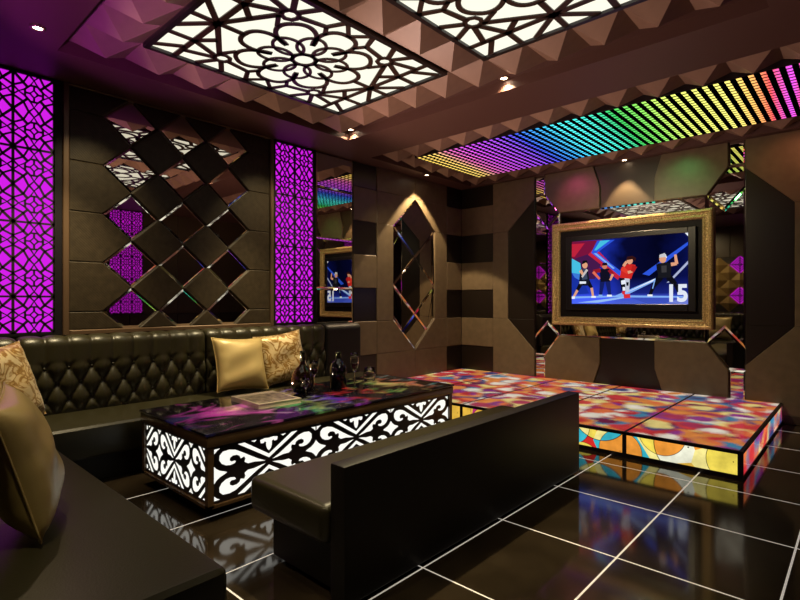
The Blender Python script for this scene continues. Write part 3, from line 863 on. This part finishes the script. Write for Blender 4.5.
m.box(TX0, TX1, TY0, TY0+0.03, 0.085, 0.105); m.box(TX0, TX1, TY1-0.03, TY1, 0.085, 0.105); m.box(TX0, TX0+0.03, TY0, TY1, 0.085, 0.105); m.box(TX1-0.03, TX1, TY0, TY1, 0.085, 0.105)
m.build('frame', M['table_wood'], tb)
# white scroll inlay, one quarter of a module in (a: edge -> centre, b: mid -> top)
SHAPES = [
    [(.015,.97),(.11,.97),(.06,.90),(.015,.80)],
    [(0,.36),(.05,.22),(.11,.12),(.20,.04),(.23,0),(0,0)],
    [(.93,.06),(.80,.20),(.64,.42),(.50,.62),(.38,.78),(.27,.84),(.16,.82),(.105,.70),(.10,.52),(.14,.37),(.21,.27),(.29,.24),(.36,.27),(.385,.34),
     (.36,.37),(.31,.36),(.275,.42),(.28,.52),(.33,.585),(.40,.575),(.45,.51),(.47,.40),(.535,.44),(.555,.34),(.54,.22),(.60,.13),(.72,.13),(.84,.08)],
    [(.42,.98),(.54,.98),(1,.30),(1,.15)],
    [(.83,.93),(.84,.80),(.89,.78),(.915,.84),(.945,.80),(.945,.66),(.965,.52),(1,.44),(1,.95),(.92,.97)],
    [(.66,.98),(.76,.98),(.72,.91)],
    [(.62,.06),(.74,.085),(.90,.03),(.90,.0),(.62,0)],
]
def scroll(mb, F, a0, a1, b0, b1):
    am, bm_ = (a0+a1)/2, (b0+b1)/2
    for sa in (1, -1):
        for sb in (1, -1):
            for S in SHAPES[:6]:
                pts = []
                for a, b in S:
                    x = a0+(am-a0)*a if sa == 1 else a1-(a1-am)*a
                    z = bm_+sb*(b1-bm_)*b*0.97
                    pts.append((x, z))
                mb.prism(F, pts, 0.0, 0.0012)
pz0, pz1 = 0.115, 0.462
m = MB(); w3 = (TX1-TX0-0.09)/3
for k in range(3): scroll(m, lambda a, b, d: (a, TY0+0.0195-d, b), TX0+0.045+w3*k, TX0+0.045+w3*(k+1), pz0, pz1)
m.build('glowing_scroll_inlay', M['white_inlay'], tb)
m = MB()
FE = lambda a, b, d: (TX0+0.0195-d, a, b)
ymid = (TY0+TY1)/2; mw = 0.50
def clip_scroll(mb, F, a0, a1, lo, hi):
    tmp = MB(); am, bm_ = (a0+a1)/2, (pz0+pz1)/2
    for sa in (1, -1):
        for sb in (1, -1):
            for S in SHAPES[:6]:
                pts = [((a0+(am-a0)*a) if sa == 1 else (a1-(a1-am)*a), bm_+sb*(pz1-bm_)*b*0.97) for a, b in S]
                pts = clip(clip(pts, -1, 0, -lo), 1, 0, hi)
                if len(pts) > 2:
                    ar = abs(sum(pts[i-1][0]*pts[i][1]-pts[i][0]*pts[i-1][1] for i in range(len(pts))))
                    if ar > 1e-5: mb.prism(F, dedup(pts), 0.0, 0.0012)
for k in (-1, 0, 1): clip_scroll(m, FE, ymid-mw/2+mw*k, ymid+mw/2+mw*k, TY0+0.045, TY1-0.045)
m.build('glowing_scroll_inlay', M['white_inlay'], tb)

# ------------------------------------------------------------------ bench sofa
bs = thing('bench_sofa', 'low black leather bench sofa with its back to the open floor', 'sofa', (2.75, 2.08, 0))
m = MB()
m.box(1.505, 4.02, 1.715, 1.815, 0.02, 0.655); m.build('backrest', M['leather_dark'], bs, bevel=0.012)
rounded_box('seat', 1.475, 4.03, 1.818, 2.46, 0.27, 0.455, 'leather', bs, 0.05, 4)
rounded_box('base', 1.56, 3.98, 1.818, 2.36, 0.03, 0.27, 'leather_dark', bs, 0.015)
for x in (1.60, 3.88):
    for y in (1.86, 2.24):
        m = MB(); m.box(x, x+0.06, y, y+0.06, 0.0, 0.03); m.build('foot', M['black'], bs)

# ------------------------------------------------------------------ dance platform
PX0, PX1, PY0, PY1, PZ = 4.70, 7.19, 0.709, 5.15, 0.224
dp = thing('dance_platform', 'low glowing dance platform of coloured glass panels in a black frame below the television', 'platform', (5.95, 2.93, 0))
n = 5; pw = (PY1-PY0)/n; fr = 0.028
for k in range(n):
    y0, y1 = PY0+pw*k, PY0+pw*(k+1)
    for (xa, xb_) in ((PX0, (PX0+PX1)/2), ((PX0+PX1)/2, PX1)):
        m = MB(); e0 = fr if k == 0 else 0.012; ex = fr if xa == PX0 else 0.002
        m.box(xa+ex, xb_-0.002, y0+e0, y1-0.012, PZ-0.02, PZ-0.001); m.build('top_glass', M['stain_top'], dp)
    m = MB(); m.box(PX0+0.006, PX0+0.02, y0+0.018, y1-0.018, 0.035, PZ-0.026); m.build('front_glass', M['stain_front'], dp)
m = MB(); m.box(PX0+0.03, PX1-0.01, PY0+0.006, PY0+0.02, 0.03, PZ-0.022); m.build('end_glass', M['stain_end'], dp)
m = MB()
m.box(PX0, PX0+fr, PY0, PY1, PZ-0.026, PZ); m.box(PX0, PX0+fr, PY0, PY1, 0.0, 0.035)
m.box(PX0+fr, PX1, PY0, PY0+fr, PZ-0.022, PZ); m.box(PX0+fr, PX1, PY0, PY0+fr, 0.0, 0.03)
for k in range(n+1):
    y = min(max(PY0+pw*k, PY0+0.018), PY1-0.018); m.box(PX0, PX0+0.03, y-0.018, y+0.018, 0.035, PZ-0.026)
for k in range(1, n): m.box(PX0+fr, PX1, PY0+pw*k-0.011, PY0+pw*k+0.011, PZ-0.022, PZ)
m.box(PX0+0.03, PX1, PY0+0.03, PY1, 0.001, PZ-0.024)
m.build('frame', M['black'], dp)

# ------------------------------------------------------------------ television and its frame
gf = thing('picture_frame', 'wide carved gold frame hung around the television', 'frame', (XB, yc, 1.03))
oy0, oy1, oz0, oz1 = 1.384, 3.473, 1.035, 2.525
prof = [(0.0, -0.02), (0.0, 0.05), (0.015, 0.075), (0.035, 0.08), (0.05, 0.06), (0.075, 0.055), (0.095, 0.065), (0.11, 0.055), (0.122, 0.03), (0.122, -0.02)]
m = MB(); vs = []; fs = []
for (i, d) in prof:
    for (a, b) in ((oy0+i, oz0+i), (oy1-i, oz0+i), (oy1-i, oz1-i), (oy0+i, oz1-i)): vs.append(FB(a, b, d))
for k in range(len(prof)-1):
    for q in range(4): fs.append((k*4+q, k*4+(q+1) % 4, (k+1)*4+(q+1) % 4, (k+1)*4+q))
m.add(vs, fs); m.build('molding', M['frame_gold'], gf)
m = MB()
L = [(oy0, oz0), (oy1, oz0), (oy1, oz1), (oy0, oz1)]
for q in range(4):
    a, b = L[q], L[(q+1) % 4]; ln = math.hypot(b[0]-a[0], b[1]-a[1]); nb = int(ln/0.042)
    for i in range(nb):
        u = (i+0.5)/nb; y_, z_ = a[0]+(b[0]-a[0])*u, a[1]+(b[1]-a[1])*u
        inx = (0, 1, 0, -1)[q], (1, 0, -1, 0)[q]
        inn = ((0, 1), (-1, 0), (0, -1), (1, 0))[q]
        y_ += inn[0]*0.064; z_ += inn[1]*0.064
        if not (oy0+0.05 < y_ < oy1-0.05 and oz0+0.05 < z_ < oz1-0.05): continue
        c = FB(y_, z_, 0.057); r = 0.014
        m.add([(c[0]-r, c[1], c[2]), (c[0], c[1]-r, c[2]), (c[0], c[1], c[2]-r), (c[0], c[1]+r, c[2]), (c[0], c[1], c[2]+r)], [(0,1,2), (0,2,3), (0,3,4), (0,4,1)])
m.build('bead_molding', M['frame_gold'], gf)
m = MB()
for r in (rect(oy0+0.122, oy0+0.178, oz0+0.122, oz1-0.122), rect(oy1-0.225, oy1-0.122, oz0+0.122, oz1-0.122), rect(oy0+0.178, oy1-0.225, oz0+0.122, oz0+0.224), rect(oy0+0.178, oy1-0.225, oz1-0.207, oz1-0.122)):
    m.prism(FB, r, -0.022, 0.02)
m.build('liner', M['frame_black'], gf)

tv = thing('television', 'flat television showing four stage dancers inside the gold frame', 'television', (XB, yc-0.02, 1.25))
ty0, ty1, tz0, tz1 = 1.565, 3.245, 1.262, 2.315
sy0, sy1, sz0, sz1 = 1.652, 3.158, 1.347, 2.243
m = MB()
for r in (rect(ty0, sy0, tz0, tz1), rect(sy1, ty1, tz0, tz1), rect(sy0, sy1, tz0, sz0), rect(sy0, sy1, sz1, tz1)): m.prism(FB, r, 0.0, 0.075, 0.006)
m.build('bezel', M['bezel'], tv)
m = MB(); m.prism(FB, rect(sy0-0.001, sy1+0.001, sz0-0.001, sz1+0.001), 0.01, 0.066)
def tv_bg():
    m_, t, out = nt('tv_stage_picture')
    w = world_xyz(t)
    s = math_(t, 'DIVIDE', math_(t, 'SUBTRACT', sy1, w['y']), sy1-sy0); v = math_(t, 'DIVIDE', math_(t, 'SUBTRACT', w['z'], sz0), sz1-sz0)
    nz = N(t, 'ShaderNodeTexNoise'); nz.inputs['Scale'].default_value = 5; g_ = N(t, 'ShaderNodeNewGeometry'); t.links.new(g_.outputs['Position'], nz.inputs['Vector'])
    r = ramp(t, [(0.0, lin(20, 45, 150)), (0.25, lin(25, 45, 165)), (0.5, lin(6, 8, 45)), (0.8, lin(3, 4, 28)), (1.0, lin(8, 14, 70))])
    t.links.new(math_(t, 'MULTIPLY_ADD', nz.outputs['Fac'], 0.25, math_(t, 'SUBTRACT', s, 0.12)), r.inputs['Fac'])
    r2 = ramp(t, [(0.0, lin(70, 90, 190)), (0.10, lin(60, 80, 200)), (0.16, lin(20, 30, 110)), (0.4, (0, 0, 0, 1))]); t.links.new(v, r2.inputs['Fac'])
    ad = N(t, 'ShaderNodeMix', data_type='RGBA', blend_type='ADD'); ad.inputs['Factor'].default_value = 1.0
    t.links.new(r.outputs['Color'], ad.inputs[6]); t.links.new(r2.outputs['Color'], ad.inputs[7])
    e = N(t, 'ShaderNodeEmission'); t.links.new(ad.outputs[2], e.inputs['Color']); e.inputs['Strength'].default_value = 1.1
    t.links.new(e.outputs['Emission'], out.inputs['Surface'])
    return m_
scr = m.build('screen', tv_bg(), tv)
E = {}
def ecol(r, g_, b):
    k = (r, g_, b)
    if k not in E: E[k] = emit('picture_%d_%d_%d' % k, lin(r, g_, b), 1.0)
    return E[k]
def scrpt(cx, cy):
    """crop pixel of the screen picture -> wall coordinates"""
    s = (cx-40)/717; top = 95-45*s; v = (485-cy)/(485-top)
    return (sy1-s*(sy1-sy0), sz0+v*(sz1-sz0))
def inside(p):
    for nx, ny, c in ((-1, 0, -sy0), (1, 0, sy1), (0, -1, -sz0), (0, 1, sz1)): p = clip(p, nx, ny, c)
    return p
def picture(name, polys, depth):
    m = MB(); mats = []; 
    for i, (pts, c) in enumerate(polys):
        mm = ecol(*c)
        if mm not in mats: mats.append(mm)
        q = inside([scrpt(*p) for p in pts])
        if len(q) > 2: m.prism(FB, q, depth, depth+0.0004+0.00006*i, mi=mats.index(mm))
    return m.build(name, mats, scr)
def limb(p, q, w1, w2):
    dx, dy = q[0]-p[0], q[1]-p[1]; l = math.hypot(dx, dy) or 1; nx, ny = -dy/l, dx/l
    return [(p[0]+nx*w1, p[1]+ny*w1), (p[0]-nx*w1, p[1]-ny*w1), (q[0]-nx*w2, q[1]-ny*w2), (q[0]+nx*w2, q[1]+ny*w2)]
def ell(x, y, rx, ry): return [(x+rx*math.cos(a*PI/6), y+ry*math.sin(a*PI/6)) for a in range(12)]
CY, BL, LB, RD, DR, WH, SK, BK = (70, 190, 225), (45, 85, 220), (130, 175, 245), (190, 35, 60), (120, 20, 60), (235, 240, 250), (225, 160, 125), (14, 14, 22)
picture('stage_lights', [
    ([(40,95),(250,85),(180,170),(40,260)], DR), ([(40,110),(130,105),(60,190),(40,190)], RD), ([(150,180),(200,130),(370,300),(350,335),(250,260)], RD), ([(60,200),(150,175),(240,240),(200,330),(90,330)], (70, 25, 75)),
    ([(215,90),(330,85),(215,165),(175,165)], BL), ([(235,90),(300,87),(210,150),(195,150)], CY), ([(175,165),(215,165),(380,290),(360,310)], BL), ([(190,168),(210,168),(330,262),(320,268)], LB),
    ([(40,200),(100,230),(110,300),(40,290)], CY), ([(40,290),(110,300),(100,340),(60,320)], (60, 120, 215)), ([(40,330),(120,345),(160,420),(40,430)], (25, 50, 160)),
    ([(330,435),(590,320),(600,330),(400,432)], LB), ([(380,425),(580,325),(560,345)], WH), ([(640,355),(757,220),(757,240),(660,350)], (170, 180, 215)), ([(500,300),(757,105),(757,125),(540,310)], BL),
    ([(40,440),(400,432),(757,436),(757,446),(300,444),(60,452)], LB), ([(80,478),(380,442),(430,442),(220,478)], (150, 190, 245)), ([(430,445),(757,445),(757,478),(520,480)], (60, 80, 190)), ([(640,480),(757,430),(757,485)], (110, 125, 215)),
    ([(740,52),(757,50),(757,72)], WH)], 0.0662)
picture('dancer_image', [
    (limb((112,345),(80,400),16,10), BK), (limb((80,400),(52,445),9,7), SK), (limb((150,345),(178,385),16,10), BK), (limb((178,385),(188,440),9,7), SK), ([(40,440),(62,438),(62,455),(40,455)], WH), ([(176,436),(206,436),(206,448),(176,448)], WH),
    ([(100,270),(150,262),(165,345),(150,372),(95,370),(92,340)], (22, 26, 40)), ([(118,268),(140,264),(150,330),(112,335)], (60, 70, 95)), ([(95,345),(140,345),(140,358),(95,360)], WH), (limb((100,275),(122,305),11,8), SK), (limb((148,270),(112,318),8,6), (200, 190, 190)), (ell(132,242,19,22), SK), ([(112,238),(118,214),(146,212),(153,236),(140,226)], BK)], 0.068)
picture('dancer_image', [
    (limb((250,345),(238,432),16,9), (20, 30, 95)), (limb((285,345),(298,432),16,9), (22, 32, 100)), ([(225,428),(250,428),(250,440),(225,440)], LB), ([(280,428),(312,428),(312,440),(280,440)], WH),
    ([(232,268),(296,264),(302,345),(238,348)], (18, 16, 34)), (limb((238,275),(188,282),13,10), (150, 25, 40)), (limb((188,285),(232,330),9,7), (230, 110, 85)), (limb((294,272),(318,300),12,9), (150, 25, 40)), (limb((318,300),(300,338),8,6), SK), (ell(265,248,17,20), (205, 130, 100)), ([(247,246),(252,228),(280,228),(284,244)], (30, 15, 30))], 0.068)
picture('dancer_image', [
    (limb((378,325),(385,400),18,12), BK), (limb((408,325),(410,410),16,11), (195, 200, 215)), ([(370,340),(395,335),(400,360),(372,365)], WH), ([(380,380),(395,380),(398,402),(380,402)], WH), ([(402,350),(418,350),(416,372),(404,372)], BK), ([(385,425),(425,422),(428,448),(388,450)], (215, 45, 50)), ([(375,408),(395,402),(395,425),(378,425)], (215, 45, 50)),
    ([(372,258),(420,234),(460,244),(452,275),(432,330),(362,322)], (205, 40, 35)), (limb((375,262),(412,290),15,11), (225, 60, 45)), (limb((412,290),(440,282),9,8), SK), (limb((455,250),(440,285),15,10), (180, 30, 30)), (limb((385,250),(405,222),9,8), SK), (ell(424,216,19,23), SK), ([(402,214),(408,192),(440,186),(462,200),(458,222),(440,208)], (50, 18, 18))], 0.068)
picture('dancer_image', [
    (limb((605,318),(565,375),20,13), BK), (limb((565,375),(545,430),12,8), BK), (limb((650,318),(690,365),20,13), BK), (limb((690,365),(708,415),12,8), BK), ([(530,426),(560,426),(560,438),(530,438)], WH), ([(700,412),(728,414),(728,428),(700,428)], WH), (limb((560,390),(575,330),3,3), LB),
    ([(588,236),(640,228),(668,240),(662,322),(592,325)], (24, 24, 30)), ([(610,250),(640,248),(640,290),(612,292)], (60, 58, 60)), (limb((664,242),(696,238),11,9), SK), (limb((696,240),(688,182),9,7), SK), (limb((592,240),(594,290),11,8), (20, 20, 26)), (ell(618,210,20,23), SK), ([(598,200),(600,182),(630,172),(640,196)], (200, 200, 205)), ([(634,176),(642,200),(636,205)], WH)], 0.068)
# white digits on the lower corner of the picture
def digits():
    cu = bpy.data.curves.new('d', 'FONT'); cu.body = '15'; cu.size = 1.0; cu.offset = 0.035
    ob = bpy.data.objects.new('d', cu); COL.objects.link(ob)
    dg = bpy.context.evaluated_depsgraph_get(); me = bpy.data.meshes.new_from_object(ob.evaluated_get(dg))
    bpy.data.objects.remove(ob)
    xs = [v.co.x for v in me.vertices]; ys = [v.co.y for v in me.vertices]
    A = scrpt(655, 472); B = scrpt(755, 362)
    m = MB()
    vs = []
    for v in me.vertices:
        u = (v.co.x-min(xs))/(max(xs)-min(xs)); q = (v.co.y-min(ys))/(max(ys)-min(ys))
        vs.append(FB(A[0]+(B[0]-A[0])*u, A[1]+(B[1]-A[1])*q, 0.0700))
    m.add(vs, [tuple(p.vertices) for p in me.polygons]); return m.build('digits', ecol(225, 232, 245), scr)
digits()

# ------------------------------------------------------------------ things on the table
ZT = 0.565
bk = thing('magazine', 'thick pale magazine lying on the coffee table', 'magazine', (2.34, 3.66, ZT))
m = MB(); m.box(2.16, 2.53, 3.41, 3.87, ZT+0.003, ZT+0.034); m.build('pages', M['paper'], bk)
m = MB(); m.box(2.155, 2.535, 3.405, 3.875, ZT+0.034, ZT+0.038); m.box(2.155, 2.535, 3.405, 3.875, ZT, ZT+0.003); m.box(2.155, 2.16, 3.405, 3.875, ZT+0.003, ZT+0.034); m.build('cover', M['paper'], bk)
m = MB(); m.box(2.175, 2.515, 3.43, 3.79, ZT+0.038, ZT+0.0386); m.build('cover_picture', M['cover'], bk)
bk.rotation_euler = (0, 0, R_(-4))

b1 = thing('cognac_bottle', 'round bellied dark liquor bottle with long neck beside the magazine', 'bottle', (2.80, 3.76, ZT))
lathe([(0.05, 0.0), (0.085, 0.01), (0.108, 0.06), (0.112, 0.11), (0.100, 0.17), (0.070, 0.215), (0.036, 0.245), (0.026, 0.27), (0.024, 0.30), (0.001, 0.301)], 32, (2.80, 3.76, ZT), sy=0.75).build('bottle_body', M['bottle'], b1, smooth=True)
lathe([(0.025, 0.285), (0.026, 0.36), (0.024, 0.375), (0.001, 0.377)], 24, (2.80, 3.76, ZT)).build('cap', M['foil'], b1, smooth=True)
m = MB(); m.prism(lambda a, b, d: (2.80+a*0.74-d*0.66, 3.76-0.66*a-d*0.74, ZT+b), ell(0, 0.105, 0.03, 0.035), 0.088, 0.0935); m.build('label', M['cover'], b1)
b2 = thing('liquor_bottle', 'straight sided black liquor bottle between the two tall stemmed glasses', 'bottle', (3.19, 3.72, ZT))
lathe([(0.068, 0.0), (0.080, 0.008), (0.082, 0.15), (0.079, 0.20), (0.050, 0.25), (0.026, 0.265), (0.023, 0.29), (0.001, 0.291)], 28, (3.19, 3.72, ZT)).build('bottle_body', M['bottle_black'], b2, smooth=True)
lathe([(0.026, 0.28), (0.027, 0.335), (0.025, 0.34), (0.001, 0.341)], 20, (3.19, 3.72, ZT)).build('cap', M['foil'], b2, smooth=True)

def wineglass(label, x, y, h, rb, wine=None):
    t = thing('wine_glass', label, 'glass', (x, y, ZT), 'glasses on the coffee table')
    st = h*0.48
    outer = [(rb*0.9, 0.0), (rb*0.85, 0.004), (0.008, 0.012), (0.005, 0.03), (0.005, st-0.01), (0.012, st), (rb*0.75, st+h*0.10), (rb, st+h*0.24), (rb*0.95, st+h*0.38), (rb*0.78, h)]
    inner = [(rb*0.78-0.003, h), (rb*0.95-0.003, st+h*0.38), (rb-0.003, st+h*0.24), (rb*0.75-0.003, st+h*0.10+0.002), (0.008, st+0.006), (0.0005, st+0.005)]
    lathe(outer+inner, 24, (x, y, ZT), close=True).build('bowl', M['glass'], t, smooth=True)
    if wine:
        lathe([(0.0005, st+0.008), (0.010, st+0.010), (rb*0.75-0.006, st+h*0.10+0.004), (rb-0.007, st+h*0.22), (0.0005, st+h*0.221)], 20, (x, y, ZT)).build('wine', M['wine'], t, smooth=True)
wineglass('stemmed glass with a little red drink between the two bottles', 2.96, 3.80, 0.27, 0.043, True)
wineglass('tallest stemmed glass half filled with dark wine beyond the black bottle', 3.27, 3.58, 0.335, 0.042, True)
wineglass('small empty stemmed glass standing in front of the round bottle', 2.70, 3.58, 0.16, 0.035)
t = thing('tumbler', 'short clear tumbler at the far end of the drinks', 'glass', (3.66, 3.78, ZT))
lathe([(0.042, 0.0), (0.058, 0.004), (0.064, 0.07), (0.053, 0.14), (0.050, 0.14), (0.061, 0.07), (0.054, 0.012), (0.0005, 0.011)], 24, (3.66, 3.78, ZT)).build('bowl', M['glass'], t, smooth=True)

# ------------------------------------------------------------------ added fill spots without fixtures, brightening walls, sofa and bench
def fill_spot(x, y, z, aim, e, size, col=(1.0, 0.82, 0.47), r=0.08, blend=0.8):
    L = bpy.data.lights.new('fill_light', 'SPOT'); L.energy = e; L.color = col; L.spot_size = R_(size); L.spot_blend = blend; L.shadow_soft_size = r
    o = bpy.data.objects.new('fill_light', L); COL.objects.link(o); o.location = (x, y, z)
    o.rotation_euler = (Vector(aim)-Vector((x, y, z))).to_track_quat('-Z', 'Y').to_euler(); return o
fill_spot(3.0, 4.36, 3.27, (3.0, 4.90, 0.5), 300, 50, r=0.03)
fill_spot(1.3, 4.36, 3.27, (1.2, 5.0, 0.9), 240, 56, r=0.03)
fill_spot(1.45, 4.45, 3.27, (1.50, 5.16, 1.9), 60, 66, r=0.03)
fill_spot(3.30, 4.45, 3.27, (3.25, 5.16, 1.9), 60, 66, r=0.03)
fill_spot(0.4, 3.4, 3.2, (-1.0, 2.9, 1.7), 60, 90, r=0.03)
fill_spot(0.25, 2.0, 3.27, (0.55, 2.2, 0.5), 90, 60, r=0.03)
fill_spot(2.6, 2.52, 3.24, (2.5, 2.2, 0.4), 420, 62, r=0.03)
fill_spot(4.4, 3.9, 3.27, (6.2, 5.2, 1.0), 60, 70, r=0.03)
fill_spot(4.4, 2.4, 3.27, (7.2, 2.4, 0.9), 150, 84, r=0.03)
fill_spot(1.4, 0.6, 3.27, (2.6, 2.2, 0.4), 60, 70, r=0.03)
# added coloured spots standing in for LED panel spill on the wall blocks
fill_spot(6.55, 3.35, 3.25, (7.2, 3.05, 2.8), 9, 70, (1.0, 0.10, 0.30), 0.05)
fill_spot(6.55, 1.80, 3.25, (7.2, 1.70, 2.8), 6, 70, (0.15, 1.0, 0.25), 0.05)
fill_spot(6.55, 0.45, 3.25, (7.2, 0.60, 2.9), 7, 70, (1.0, 0.35, 0.12), 0.05)
# unseen spots added behind sofa and table to light the ceiling pyramids
fill_spot(-0.75, 4.6, 0.95, (5.0, 2.2, 3.4), 330, 56, (1.0, 0.66, 0.50), 0.10, blend=0.35)
fill_spot(2.3, 4.22, 0.50, (4.5, 1.9, 3.4), 330, 74, (1.0, 0.64, 0.52), 0.10, blend=0.5)
fill_spot(-0.8, 2.4, 0.9, (1.40, 4.0, 3.4), 330, 24, (0.75, 0.12, 1.0), 0.10, blend=0.4)  # added magenta spot, tints the coffer pyramids

# world: a very dim warm ambience
W = bpy.data.worlds.new('world'); SC.world = W; W.use_nodes = True
W.node_tree.nodes['Background'].inputs[0].default_value = (0.03, 0.02, 0.018, 1)
W.node_tree.nodes['Background'].inputs[1].default_value = 0.3

# ------------------------------------------------------------------ camera
cam = bpy.data.cameras.new('camera'); co = bpy.data.objects.new('camera', cam); COL.objects.link(co)
cam.sensor_width = 36.0; cam.lens = 36.0*510/800; cam.clip_start = 0.02
co.location = (0, 0, 1.40); co.rotation_euler = (R_(90), 0, R_(42.5-90)); SC.camera = co
SC.view_settings.view_transform = 'Standard'; SC.view_settings.look = 'None'; SC.view_settings.exposure = 0.0
c = SC.cycles
c.use_denoising = True; c.max_bounces = 10; c.glossy_bounces = 6; c.diffuse_bounces = 3; c.transmission_bounces = 8; c.sample_clamp_indirect = 4.0; c.caustics_reflective = False; c.caustics_refractive = False
